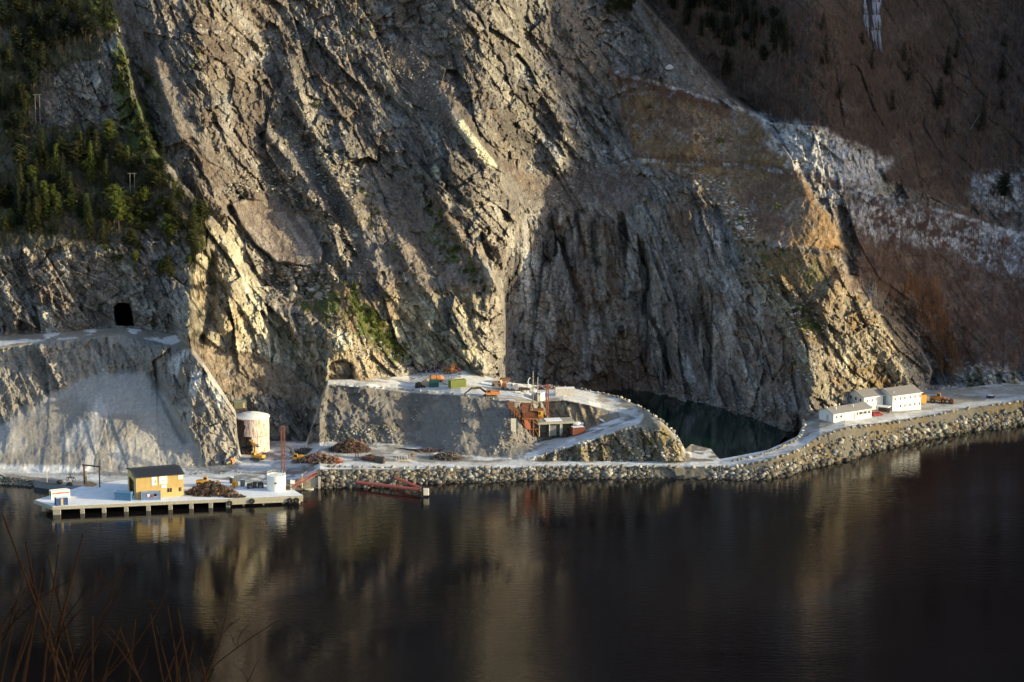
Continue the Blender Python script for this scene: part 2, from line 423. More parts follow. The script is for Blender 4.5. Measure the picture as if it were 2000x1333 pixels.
# ---- materials
MATS = {}
def terrain_mat(name, rough=0.9, scale=1.2, bump=0.5, var=0.35, bdist=0.6, blocky=False):
    m = bpy.data.materials.new(name); m.use_nodes = True
    nt = m.node_tree; b = nt.nodes['Principled BSDF']; L = nt.links
    at = nt.nodes.new('ShaderNodeAttribute'); at.attribute_name = 'tint'
    tc = nt.nodes.new('ShaderNodeTexCoord')
    n1 = nt.nodes.new('ShaderNodeTexNoise'); n1.inputs['Scale'].default_value = scale; n1.inputs['Detail'].default_value = 5; n1.inputs['Roughness'].default_value = .65
    L.new(tc.outputs['Object'], n1.inputs['Vector'])
    mr = nt.nodes.new('ShaderNodeMapRange'); mr.inputs[1].default_value = .3; mr.inputs[2].default_value = .7
    mr.inputs[3].default_value = 1 - var; mr.inputs[4].default_value = 1 + var
    L.new(n1.outputs['Fac'], mr.inputs[0])
    mx = nt.nodes.new('ShaderNodeVectorMath'); mx.operation = 'SCALE'
    L.new(at.outputs['Color'], mx.inputs[0]); L.new(mr.outputs[0], mx.inputs['Scale'])
    L.new(mx.outputs[0], b.inputs['Base Color'])
    bp = nt.nodes.new('ShaderNodeBump'); bp.inputs['Strength'].default_value = bump; bp.inputs['Distance'].default_value = bdist
    L.new(n1.outputs['Fac'], bp.inputs['Height']); L.new(bp.outputs[0], b.inputs['Normal'])
    b.inputs['Roughness'].default_value = rough; b.inputs['Specular IOR Level'].default_value = .25
    if blocky:
        nx = nt.nodes.new('ShaderNodeTexNoise'); nx.inputs['Scale'].default_value = .35; nx.inputs['Detail'].default_value = 3
        L.new(tc.outputs['Object'], nx.inputs['Vector'])
        ad = nt.nodes.new('ShaderNodeVectorMath'); ad.operation = 'MULTIPLY_ADD'; ad.inputs[1].default_value = (3, 3, 3)
        L.new(nx.outputs['Color'], ad.inputs[0]); L.new(tc.outputs['Object'], ad.inputs[2])
        mp = nt.nodes.new('ShaderNodeMapping'); mp.inputs['Rotation'].default_value = (0, math.radians(35), 0); mp.inputs['Scale'].default_value = (1.0, .8, .42)
        L.new(ad.outputs[0], mp.inputs[0]); prev = bp
        for sc_, st_, ds_ in ((.42, .8, 1.0), (1.1, .7, .45)):
            vo = nt.nodes.new('ShaderNodeTexVoronoi'); vo.inputs['Scale'].default_value = sc_; L.new(mp.outputs[0], vo.inputs['Vector'])
            b2 = nt.nodes.new('ShaderNodeBump'); b2.inputs['Strength'].default_value = st_; b2.inputs['Distance'].default_value = ds_
            hc = nt.nodes.new('ShaderNodeMath'); hc.operation = 'ADD'; L.new(vo.outputs['Distance'], hc.inputs[0])
            sx = nt.nodes.new('ShaderNodeSeparateColor'); L.new(vo.outputs['Color'], sx.inputs[0]); L.new(sx.outputs[0], hc.inputs[1])
            L.new(hc.outputs[0], b2.inputs['Height']); L.new(prev.outputs[0], b2.inputs['Normal']); prev = b2
            m2 = nt.nodes.new('ShaderNodeMapRange'); m2.inputs[3].default_value = .80; m2.inputs[4].default_value = 1.22; L.new(sx.outputs[1], m2.inputs[0])
            s2 = nt.nodes.new('ShaderNodeVectorMath'); s2.operation = 'SCALE'; L.new(b.inputs['Base Color'].links[0].from_socket, s2.inputs[0]); L.new(m2.outputs[0], s2.inputs['Scale']); L.new(s2.outputs[0], b.inputs['Base Color'])
        L.new(prev.outputs[0], b.inputs['Normal'])
    return m
M_ROCK = terrain_mat('weathered_rock', blocky=True)
M_GROUND = terrain_mat('frosted_gravel_ground', scale=.9, bump=.45, var=.22, bdist=.4)

# ---------------- mountain
PX, PY = MPX, MPY
X, Z = xz(PX, PY, MY)
inb = soft(PX, PY, BOWL, 10, 8, 3)
dA = rockrelief(X, Z, 56, 100)
dB = rockrelief(X, Z, 80, 200, 1.7)
mA = 1 - inb
D = dA[0] * mA + dB[0] * inb * .8
cR = colour_rock(*dA[1:], X, Z, 300) * mA[..., None] + (colour_rock(*dB[1:], X, Z, 400) * 1.05 * np.array([.95, .98, 1.04])) * inb[..., None]
forL = soft(PX, PY, FOREST_L, 10, 20, 1) * (1 - soft(PX, PY, ROCK_IN_FOREST, 8, 18, 2))
forR = soft(PX, PY, FOREST_R, 8, 8, 4)
brR = soft(PX, PY, BRUSH_R, 12, 14, 5)
hea = soft(PX, PY, HEATHER, 8, 12, 6)
scr = np.maximum.reduce([soft(PX, PY, SCREE_A, 8, 10, 7), soft(PX, PY, SCREE_B, 8, 12, 8), soft(PX, PY, SCREE_C, 14, 26, 9), soft(PX, PY, SCREE_R, 6, 6, 10)])
a56, b56 = along(X, Z, 54)
sn = fbm(a56 / 110, b56 / 15 + (fbm(a56/30, b56/30, 2, 51)) * 1.2, 3, 50)
scn = sstep(.60, .70, sn) * mA * (1 - forL) * sstep(640, 560, PY) * (PX < 1250)
scd = soft(PX, PY, [(700,320),(800,350),(880,420),(965,565),(900,565),(800,560),(740,560),(700,440)], 16, 26, 89)
scr = np.maximum.reduce([scr, scn * .7, scd * .72])
slab = soft(PX, PY, SLAB, 5, 4, 11)
brs = soft(PX, PY, BROWN_SLOPE, 8, 10, 12)
gr = np.maximum.reduce([soft(PX, PY, GRASS_S, 8, 12, 13), soft(PX, PY, GRASS_N, 6, 6, 14), soft(PX, PY, GRASS_P, 6, 8, 15)])
smooth = np.clip(np.maximum.reduce([forL * .75, forR * .85, brR * .9, hea * .9, scr * .84, slab * .93, brs * .85, gr * .7]), 0, 1)
fine = (fbm(X / 2.2, Z / 2.2, 4, 60) - .5) * 1.5 + (facet(X / 1.7, Z / 1.7, 61)[0] - .5) * .7
soil = (fbm(X / 22, Z / 16, 4, 62) - .5) * 7
gul = (ridge(a56 / 60, b56 / 5, 2, 63) - .5) * 1.6
D = D * (1 - smooth * .93) + smooth * (soil * .7 + fine * .7 + gul * (scr + brs))
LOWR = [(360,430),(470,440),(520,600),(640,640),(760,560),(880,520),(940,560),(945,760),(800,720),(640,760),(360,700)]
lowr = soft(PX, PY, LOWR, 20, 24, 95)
# big shoulders and gullies of the face that the light picks out
def rib(px, py, pts, w, amp):
    return amp * np.exp(-(sdline(px, py, pts) / w) ** 2)
D += rib(PX, PY, [(300,120),(345,260),(395,370),(450,440)], 16, 6) + rib(PX, PY, [(385,480),(375,560),(368,650)], 16, 7)
D += rib(PX, PY, [(450,480),(455,560),(440,640)], 14, 5) - rib(PX, PY, [(415,500),(412,600),(395,660)], 9, 6)
D += rib(PX, PY, [(560,120),(590,210),(640,330),(700,420)], 14, 7) - rib(PX, PY, [(600,280),(660,390),(700,500)], 16, 5)
D += rib(PX, PY, [(430,260),(480,330),(500,400)], 20, 5) + rib(PX, PY, [(530,270),(590,350),(640,430),(660,500)], 16, 6)
slb = soft(PX, PY, SLAB, 2.5, 3, 16)
D = D * (1 - slb * .9) + slb * (2.5 + (PX - 545) * -.035 + (PY - 455) * .05)
D -= 9 * soft(PX, PY, SLAB, 26, 2, 16) * .35; D -= rib(PX, PY, [(520,560),(570,575),(620,560)], 28, 9)
D += rib(PX, PY, [(880,220),(930,290),(975,340)], 14, 7) + rib(PX, PY, [(850,330),(870,420),(930,500),(975,560)], 14, 6)
D += rib(PX, PY, [(960,540),(968,620)], 20, 4) + rib(PX, PY, [(880,600),(900,700)], 22, 3) + rib(PX, PY, [(780,480),(840,600),(850,690)], 20, 5)
D -= rib(PX, PY, [(1255,480),(1262,560),(1258,700)], 9, 5) + rib(PX, PY, [(1300,600),(1308,730)], 6, 4) + rib(PX, PY, [(1090,450),(1130,600),(1150,720)], 9, 4)
D += rib(PX, PY, [(1070,160),(1110,250),(1090,310)], 26, 7) + rib(PX, PY, [(1190,440),(1210,560),(1215,680)], 26, 5) + rib(PX, PY, [(1380,460),(1370,600)], 26, 5)
D += rib(PX, PY, [(1510,560),(1560,640),(1590,740)], 22, 5) + rib(PX, PY, [(1640,540),(1610,600)], 14, 4) + rib(PX, PY, [(1700,600),(1740,680),(1770,740)], 20, 5)
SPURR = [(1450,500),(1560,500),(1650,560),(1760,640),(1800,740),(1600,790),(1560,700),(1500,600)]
sun_tint = np.maximum(lowr, soft(PX, PY, SPURR, 14, 20, 96)) * (1 - smooth)
D *= 1 + .9 * np.exp(-((PX - 975) / 26.) ** 2) * sstep(760, 730, PY) * sstep(400, 470, PY)
# two mine openings: the mouth is pushed into the rock
TUN = [(223,600),(229,593),(238,592),(253,594),(257,610),(262,637),(228,636),(224,622)]
CAV = [(640,744),(641,716),(648,706),(668,702),(684,708),(692,722),(690,745)]
tun = sstep(-1.0, 1.2, sdpoly(PX, PY, TUN) + (fbm(PX / 5, PY / 5, 2, 90) - .5) * 2)
cav = sstep(-1.5, 2.5, sdpoly(PX, PY, CAV) + (fbm(PX / 6, PY / 6, 2, 91) - .5) * 3)
fade = sstep(0, 14, apy[None, :] - PY) * np.ones_like(PX)
D *= .4 + .6 * fade
D *= 1 - .45 * np.exp(-((PX - 700) / 60.) ** 2 - ((PY - 715) / 35.) ** 2)
D -= 26 * tun + 4.5 * cav
D *= np.where((PX < -60) | (PX > 2060), .6, 1)
MYd = MY - D
# keep the order of depths monotonic enough: nothing closer than the works in front
c = cR
c = c * (1 + .38 * sun_tint)[..., None] * (1 + (np.array([1.03, 1.02, .86])[None, None, :] - 1) * sun_tint[..., None])  # golden sunlight painted into the colour of the lower rock and spur
n_s = fbm(X / 3, Z / 3, 4, 64); n_b = fbm(X / 14, Z / 10, 4, 65); n_f = vn(X / .9, Z / .9, 66)
c = mixc(c, (.125, .10, .088), scr * .85); c = mixc(c, (.19, .175, .17), scr * sstep(.48, .60, fbm(a56 / 40, b56 / 5, 4, 88)) * .8)
c = mixc(c, (.15, .115, .085), brs * .8)
c = mixc(c, (.20, .175, .165), slab * .85); c = mixc(c, (.09, .075, .07), slab * sstep(.5, .6, fbm(a56 / 30, b56 / 2.5, 4, 98)) * .6)
c = mixc(c, (.050, .044, .020), forL * .9); c = mixc(c, (.12, .10, .085), forL * sstep(.54, .66, n_b) * .6)
c = mixc(c, (.052, .034, .028), forR * .95); c = mixc(c, (.10, .078, .07), forR * sstep(.55, .7, n_b) * .6)
c = mixc(c, (.075, .047, .040), brR * .9)
c = mixc(c, (.19, .125, .075), hea * .9); c = mixc(c, (.25, .155, .07), hea * sstep(.5, .66, fbm(X / 20, Z / 12, 3, 67)) * .8)
c = mixc(c, (.125, .075, .058), hea * sstep(.5, .66, fbm(X / 16, Z / 9, 3, 68)) * .7)
c = mixc(c, (.30, .27, .27), hea * sstep(.60, .68, n_s * .6 + n_f * .4) * .6)
c = mixc(c, (.15, .10, .05), gr * .8); c = mixc(c, (.05, .07, .015), gr * sstep(.48, .58, n_s) * .8)
c = mixc(c, (.17, .115, .05), soft(PX, PY, SPURR, 14, 20, 96) * sstep(.52, .62, fbm(X / 9, Z / 7, 4, 93)) * .8)
c = mixc(c, (.055, .075, .015), soft(PX, PY, [(690,600),(715,595),(790,690),(800,700),(770,712),(700,650)], 4, 8, 94) * .7)
c = mixc(c, (.075, .085, .02), soft(PX, PY, [(815,375),(850,410),(940,535),(950,560),(900,550),(850,480)], 6, 14, 92) * sstep(.45, .55, n_s) * .75)
gg = np.maximum(soft(PX, PY, GREEN, 8, 12, 17), soft(PX, PY, GREEN2, 8, 12, 18))
gg = np.maximum(gg, soft(PX, PY, [(238,190),(285,200),(318,300),(300,330),(255,300)], 8, 12, 91))
c = mixc(c, (.065, .082, .018), gg * .85)
# brown soil and heather streaks over the upper face, thin above terraces
c = mixc(c, (.13, .085, .06), sstep(.54, .64, fbm(a56 / 60, b56 / 14, 4, 69)) * .35 * mA * (1 - forL))
# black water streaks and rust in the bowl
c = mixc(c, (.018, .017, .018), inb * sstep(.70, .8, ridge(X / 7, Z / 90, 3, 70)) * sstep(.45, .6, vn(X / 20, Z / 30, 75)) * .7)
for pts, w in (([(1268,530),(1262,600),(1258,640),(1255,735)], 7), ([(1262,600),(1285,650),(1300,700),(1308,735)], 6), ([(1095,465),(1110,520),(1135,580)], 5), ([(1215,640),(1222,700)], 4), ([(1225,410),(1240,450),(1262,520)], 3)):
    dl = sdline(PX, PY, pts) + (fbm(PX / 8, PY / 20, 3, 77) - .5) * 8
    c = mixc(c, (.014, .013, .014), inb * (1 - sstep(w - 2, w + 2, dl)) * .9)
c = mixc(c, (.16, .10, .07), inb * sstep(.52, .66, fbm(X / 16, Z / 22, 4, 78)) * .55)
c = mixc(c, (.36, .35, .35), inb * sstep(.58, .70, fbm(X / 5, Z / 22, 4, 79)) * .6)
# pale slabs named by eye in the photograph
for poly in ([(882,222),(892,238),(905,236),(972,325),(965,332),(940,315),(900,265),(884,240)], [(842,330),(852,320),(862,338),(858,352),(845,348)], [(612,285),(630,285),(642,330),(628,325)], [(575,263),(590,270),(586,282)]):
    c = mixc(c, (.52, .49, .37), sstep(-2, 2, sdpoly(PX, PY, poly) + (n_s - .5) * 3) * .9)
# brown cone of gravel behind the works, scree apron at the pond
cone = soft(PX, PY, [(1120,770),(1150,738),(1175,724),(1200,728),(1240,765),(1245,775)], 5, 4, 19)
c = mixc(c, (.085, .052, .034), cone * .9)
# snow on ledges and in the named patches
snow = np.zeros_like(PX)
for k, (pl, am, th) in enumerate(((SNOW1, 1.35, .42), (SNOW2, .9, .545), (SNOW3, .9, .48), (SNOW4, .8, .5))):
    m_ = soft(PX, PY, pl, 14, 16, 20 + k)
    snow = np.maximum(snow, m_ * am * sstep(th - .12, th + .03, fbm(X / 6, Z / 3, 3, 80 + k) * .6 + n_f * .2 + n_s * .2 + m_ * .08))
ter = [[(1445,480),(1540,480),(1600,488),(1640,505)], [(300,52),(500,70),(620,72),(760,48),(900,52),(1000,58)], [(1232,312),(1330,318),(1450,325),(1560,340),(1660,368),(1800,402),(1900,430),(2000,463)], [(1190,138),(1300,168),(1420,206),(1500,232),(1700,300)]]
for k, pts in enumerate(ter):
    dl = sdline(PX, PY, pts)
    snow = np.maximum(snow, (1 - sstep(2.0, 5.5, dl)) * (.5 if k < 2 else 1.1) * sstep(.38, .55, n_s))
snow = np.maximum(snow, sstep(.70, .78, fbm(X / 9, Z / 4, 4, 84)) * .15 * (1 - inb) * (1 - forR) * (1 - brR))
c = mixc(c, (.36, .355, .375), snow * (.35 + .65 * sstep(.35, .62, n_f)))
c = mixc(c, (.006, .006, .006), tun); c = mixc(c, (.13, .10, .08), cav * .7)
upper_dim = 1 - .26 * sstep(520, 300, PY + (fbm(X / 30, Z / 20, 3, 97) - .5) * 160) * (1 - snow)  # upper face darkened in its colour, standing in for dimmer light there
c = c * upper_dim[..., None]
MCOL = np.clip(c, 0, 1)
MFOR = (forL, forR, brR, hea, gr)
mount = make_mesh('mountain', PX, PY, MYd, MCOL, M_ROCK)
tag(mount, kind='structure')

# ---------------- foreground: shore bank, roads, quarry floor, waste heap, working platform
PX, PY = FPX_, FPY
X, Z = xz(PX, PY, FY)
steep = sstep(22, 50, FSL)
rk = rockrelief(X, Z, 70, 500)
PILE = [(-10,925),(-10,838),(60,800),(110,762),(160,738),(200,728),(280,728),(300,742),(340,800),(385,870),(400,905),(420,925)]
pile = soft(PX, PY, PILE, 6, 6, 30)
WALL = [(612,900),(620,800),(636,748),(800,756),(900,772),(1000,785),(1015,830),(1030,900),(900,892),(800,868),(640,864)]
wall = soft(PX, PY, WALL, 6, 6, 31)
MOUND = [(1048,902),(1060,890),(1150,862),(1250,832),(1240,800),(1290,825),(1335,880),(1338,904)]
mound = soft(PX, PY, MOUND, 4, 4, 32)
bank = (PY > tops[0][None, :] - 1).astype(float) * np.ones_like(PX)
nn = fbm(X / 5, Z / 5 + FY / 5, 4, 33)
amp = steep * .62 * (1 - pile * .8) * (1 - wall * .65) * (1 - bank * .75)
Df = rk[0] * amp + (fbm(X / 3, FY / 3, 4, 34) - .5) * (.25 + .9 * steep)
ax, bx_ = along(X, Z, 60)
Df += pile * ((fbm(X / 26, Z / 18, 3, 35) - .5) * 5 + (fbm(X / 4, Z / 6, 4, 36) - .5) * .7)
Df += wall * ((ridge(ax / 50, (X * .8 + Z * .6) / 8, 2, 37) - .5) * 1.3 + (fbm(X / 14, Z / 11, 5, 38) - .5) * 8.5 + (facet(X / 2.2, Z / 1.6, 39)[0] - .5) * 1.0 * sstep(800, 700, PX))
Df += rib(PX, PY, [(310,700),(330,760),(355,820)], 16, 4) - rib(PX, PY, [(300,735),(330,800),(360,860)], 8, 3) - rib(PX, PY, [(60,690),(95,760)], 10, 3)
Df *= sstep(0, 10, PY - SIL[None, :]) * .85 + .15
FYd = FY - Df
cr = colour_rock(*rk[1:], X, Z, 600)
c = cr * (.95)
flat = 1 - sstep(8, 22, FSL)
n_s = fbm(X / 2.5, FY / 2.5, 4, 40); n_b = fbm(X / 12, FY / 9 + Z / 9, 4, 41); n_f = vn(X / .8, FY / .8 + Z / .8, 42)
c = mixc(c, (.24, .225, .215), (1 - flat) * .35)
c = mixc(c, (.135, .125, .122), wall * .85); c = mixc(c, (.085, .075, .07), wall * sstep(.5, .62, n_b) * .6)
c = mixc(c, (.27, .26, .26), pile * .9); c = mixc(c, (.19, .17, .155), pile * sstep(.5, .62, fbm(X / 20, Z / 12, 4, 43)) * .7)
c = mixc(c, (.42, .42, .46), pile * sstep(.54, .66, fbm(X / 9, Z / 12, 4, 44)) * .45)
c = mixc(c, (.62, .62, .65), soft(PX, PY, [(-10,905),(60,908),(180,915),(175,930),(60,925),(-10,918)], 5, 7, 45) * .7)
c = mixc(c, (.55, .55, .58), soft(PX, PY, [(330,700),(365,690),(400,740),(440,790),(400,800),(355,760)], 8, 10, 46) * sstep(.4, .55, n_s) * .7)
c = mixc(c, (.21, .20, .195), flat * .9)
c = mixc(c, (.46, .46, .48), flat * sstep(.46, .6, n_b * .6 + n_s * .4) * .75)
# heath and grass on the mound and the bank behind the shed
c = mixc(c, (.17, .13, .07), mound * .55); c = mixc(c, (.16, .12, .05), mound * sstep(.5, .6, fbm(X / 4, Z / 3, 4, 47)) * .7)
c = mixc(c, (.20, .14, .075), soft(PX, PY, [(1055,850),(1045,800),(1090,785),(1150,795),(1200,815),(1180,830),(1120,850)], 5, 5, 48) * (1 - flat) * .6)
# embankment stone bed
c = mixc(c, (.10, .088, .072), bank * .9); c = mixc(c, (.13, .09, .045), bank * sstep(1480, 1600, PX) * sstep(.45, .6, n_b) * .6)
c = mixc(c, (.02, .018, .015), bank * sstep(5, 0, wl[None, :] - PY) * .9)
c = mixc(c, (.20, .165, .135), flat * sstep(392, 375, PX) * sstep(715, 700, PY) * .85)
c = mixc(c, (.17, .14, .115), flat * sstep(.50, .60, fbm(X / 9, FY / 4, 5, 54)) * .55)
YARD = [(1560,870),(1572,815),(1700,780),(2010,745),(2010,785),(1850,800),(1700,822),(1600,850)]
yard = soft(PX, PY, YARD, 4, 3, 49)
c = mixc(c, (.30, .27, .23), yard * flat * .85); c = mixc(c, (.19, .165, .14), yard * flat * sstep(.48, .58, fbm(X / 14 + FY / 30, FY / 3, 5, 55)) * .6); c = mixc(c, (.45, .45, .47), yard * flat * sstep(.58, .66, fbm(X / 8, FY / 4, 5, 56)) * .6)
PLAT = [(640,745),(760,740),(820,715),(900,715),(1000,745),(1140,758),(1250,795),(1240,812),(1100,782),(1000,782),(900,770),(760,758)]
plat = soft(PX, PY, PLAT, 3, 2, 50)
c = mixc(c, (.33, .28, .22), plat * flat * .6)
c = mixc(c, (.62, .60, .58), plat * flat * sstep(.40, .55, n_b) * .85)
c = mixc(c, (.15, .13, .11), soft(PX, PY, [(1336,903),(1342,862),(1390,872),(1408,900)], 2, 2, 53) * .9)
ROADS = [([(-60,912),(0,920),(100,930),(180,936),(330,932),(430,930)], 4.5), ([(430,930),(480,920),(560,908),(700,908),(1000,909),(1200,906.5),(1420,908),(1500,893),(1560,872),(1590,848),(1640,829),(1700,822),(1800,808),(1900,790),(2000,778),(2100,778)], 5.0),
         ([(1000,905),(1060,888),(1100,874),(1150,858),(1200,839),(1245,823),(1252,813),(1225,805),(1170,790),(1130,778),(1090,772)], 5.0), ([(636,747),(760,753),(840,760),(900,767),(980,774),(1060,766),(1110,765)], 4.5)]
for k, (pts, w) in enumerate(ROADS):
    dl = sdline(PX, PY, pts)
    m_ = (1 - sstep(w - 1.5, w + 1.8, dl + (n_s - .5) * 6)) * (.55 + .45 * sstep(.36, .54, fbm(X / 6, FY / 2.5, 4, 57)))
    c = mixc(c, (.52, .52, .54), m_ * (.95 if k else .8))
    c = mixc(c, (.40, .38, .37), m_ * (1 - sstep(.5, 1.3, np.abs(dl - w * .45))) * .6)
c = mixc(c, (.66, .66, .70), flat * sstep(.58, .66, fbm(X / 7, FY / 5, 4, 52)) * .7 * (1 - yard * .7))
FCOL = np.clip(c, 0, 1)
# closing skirt behind the crest
k_ = 6
sk = np.arange(1, k_ + 1)[:, None]
bX, bZ = xz(PX[-1:], PY[-1:], FYd[-1:])
isb = ((pxs > 960) & (pxs < 1400))[None, :]
sY = FYd[-1:] + sk * np.where(isb, 2.2, .8); sZ = bZ - sk * np.where(isb, 2.8, 1.5)
Xa, Za = xz(PX, PY, FYd)
XX = np.vstack([Xa, np.repeat(bX, k_, 0)]); YY = np.vstack([FYd, sY]); ZZ = np.vstack([Za, sZ])
cc = np.concatenate([FCOL, np.repeat(FCOL[-1:] * 0 + np.array([.2, .17, .15]), k_, 0)], 0)
R_, C_ = XX.shape; idx = np.arange(R_ * C_).reshape(R_, C_)
q = np.stack([idx[:-1, :-1], idx[:-1, 1:], idx[1:, 1:], idx[1:, :-1]], -1).reshape(-1, 4)
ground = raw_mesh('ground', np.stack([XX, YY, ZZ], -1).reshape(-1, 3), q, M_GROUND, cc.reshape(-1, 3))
tag(ground, kind='structure')

def samp(px, py, PYg, Yg):
    """depth of a layer at a photo pixel"""
    j = np.searchsorted(pxs, px); j = min(max(j, 1), NC - 1); j = j if abs(pxs[j] - px) < abs(pxs[j - 1] - px) else j - 1
    return float(np.interp(-py, -PYg[:, j], Yg[:, j]))
def onF(px, py, sink=0.0):
    Y = samp(px, py, FPY, FYd); return Vector(PT(px, py, Y)) - Vector((0, 0, sink))
def onM(px, py, sink=0.0):
    Y = samp(px, py, MPY, MYd); return Vector(PT(px, py, Y)) - Vector((0, 0, sink))

# ---------------- water
def water_mat(name, col, bump, scale, rough, ior=1.333):
    m = bpy.data.materials.new(name); m.use_nodes = True
    nt = m.node_tree; b = nt.nodes['Principled BSDF']; L = nt.links
    b.inputs['Base Color'].default_value = (*col, 1); b.inputs['Roughness'].default_value = rough; b.inputs['IOR'].default_value = ior
    tc = nt.nodes.new('ShaderNodeTexCoord')
    mp = nt.nodes.new('ShaderNodeMapping'); mp.inputs['Scale'].default_value = (scale * .35, scale, 1)
    L.new(tc.outputs['Object'], mp.inputs['Vector'])
    n = nt.nodes.new('ShaderNodeTexNoise'); n.inputs['Scale'].default_value = 1; n.inputs['Detail'].default_value = 4; n.inputs['Roughness'].default_value = .55
    L.new(mp.outputs[0], n.inputs['Vector'])
    bp = nt.nodes.new('ShaderNodeBump'); bp.inputs['Strength'].default_value = 1; bp.inputs['Distance'].default_value = bump
    n3 = nt.nodes.new('ShaderNodeTexNoise'); n3.inputs['Scale'].default_value = 1; n3.inputs['Detail'].default_value = 3
    mp3 = nt.nodes.new('ShaderNodeMapping'); mp3.inputs['Scale'].default_value = (.006, .022, 1); L.new(tc.outputs['Object'], mp3.inputs[0]); L.new(mp3.outputs[0], n3.inputs['Vector'])
    r3 = nt.nodes.new('ShaderNodeMapRange'); r3.inputs[1].default_value = .38; r3.inputs[2].default_value = .62; r3.inputs[3].default_value = bump * .5; r3.inputs[4].default_value = bump * 1.9
    L.new(n3.outputs['Fac'], r3.inputs[0]); L.new(r3.outputs[0], bp.inputs['Distance'])
    L.new(n.outputs['Fac'], bp.inputs['Height']); L.new(bp.outputs[0], b.inputs['Normal'])
    return m
def quadmesh(name, pts, mat):
    me = bpy.data.meshes.new(name); me.from_pydata([tuple(p) for p in pts], [], [tuple(range(len(pts)))]); me.update()
    me.materials.append(mat); o = bpy.data.objects.new(name, me); COL.objects.link(o); return o
M_WATER = water_mat('fjord_water', (.005, .004, .005), .045, .7, .03)
tag(quadmesh('fjord_water', [(-2500,-300,0),(2500,-300,0),(2500,1500,0),(-2500,1500,0)], M_WATER), kind='structure')
M_POND = water_mat('pond_water', (.004, .016, .014), .01, .8, .05)
pond_px = [(1150,775),(1205,755),(1270,755),(1340,780),(1440,805),(1540,845),(1500,890),(1425,906),(1404,912),(1340,910),(1250,840),(1200,800)]
tag(quadmesh('pond_water', [G(a, b, 1.0) for a, b in pond_px], M_POND), kind='structure')

# ---------------- unseen ridge added right of the frame, crest shaped to shade the upper slope
ue = np.array([math.cos(math.radians(SUN_AZ)), math.sin(math.radians(SUN_AZ))]); se = np.array([math.sin(math.radians(SUN_AZ)), -math.cos(math.radians(SUN_AZ))])
uu = np.concatenate([np.arange(1060, 1300, 3.), np.arange(1300, 1700, 20.)]); ss = np.concatenate([np.arange(330, 420, 30.), np.arange(420, 700, 8.), np.arange(700, 1000, 40.)])
U, S_ = np.meshgrid(uu, ss)
hz = np.interp(U + (fbm(S_ / 60, U / 60, 3, 950) - .5) * 16, [1060, 1098, 1112, 1124, 1135, 1148, 1161, 1180, 1205, 1260, 1400, 1700], [-20, 0, 30, 60, 82, 98, 122, 160, 190, 240, 320, 350])
hz = hz + 500 * math.tan(math.radians(SUN_EL)) * sstep(1085, 1125, U)
hz = hz * sstep(330, 470, S_) * (1 - sstep(560, 1000, S_)) + (fbm(S_ / 25, U / 25, 4, 960) - .5) * 9 - 3
RX = U * ue[0] + S_ * se[0]; RY = U * ue[1] + S_ * se[1]
idx = np.arange(U.size).reshape(U.shape)
q = np.stack([idx[:-1, :-1], idx[:-1, 1:], idx[1:, 1:], idx[1:, :-1]], -1).reshape(-1, 4)
cr_ = np.zeros((U.size, 3)) + np.array([.05, .038, .03])
tag(raw_mesh('shade_ridge', np.stack([RX, RY, hz], -1).reshape(-1, 3), q, M_ROCK, cr_), kind='structure')
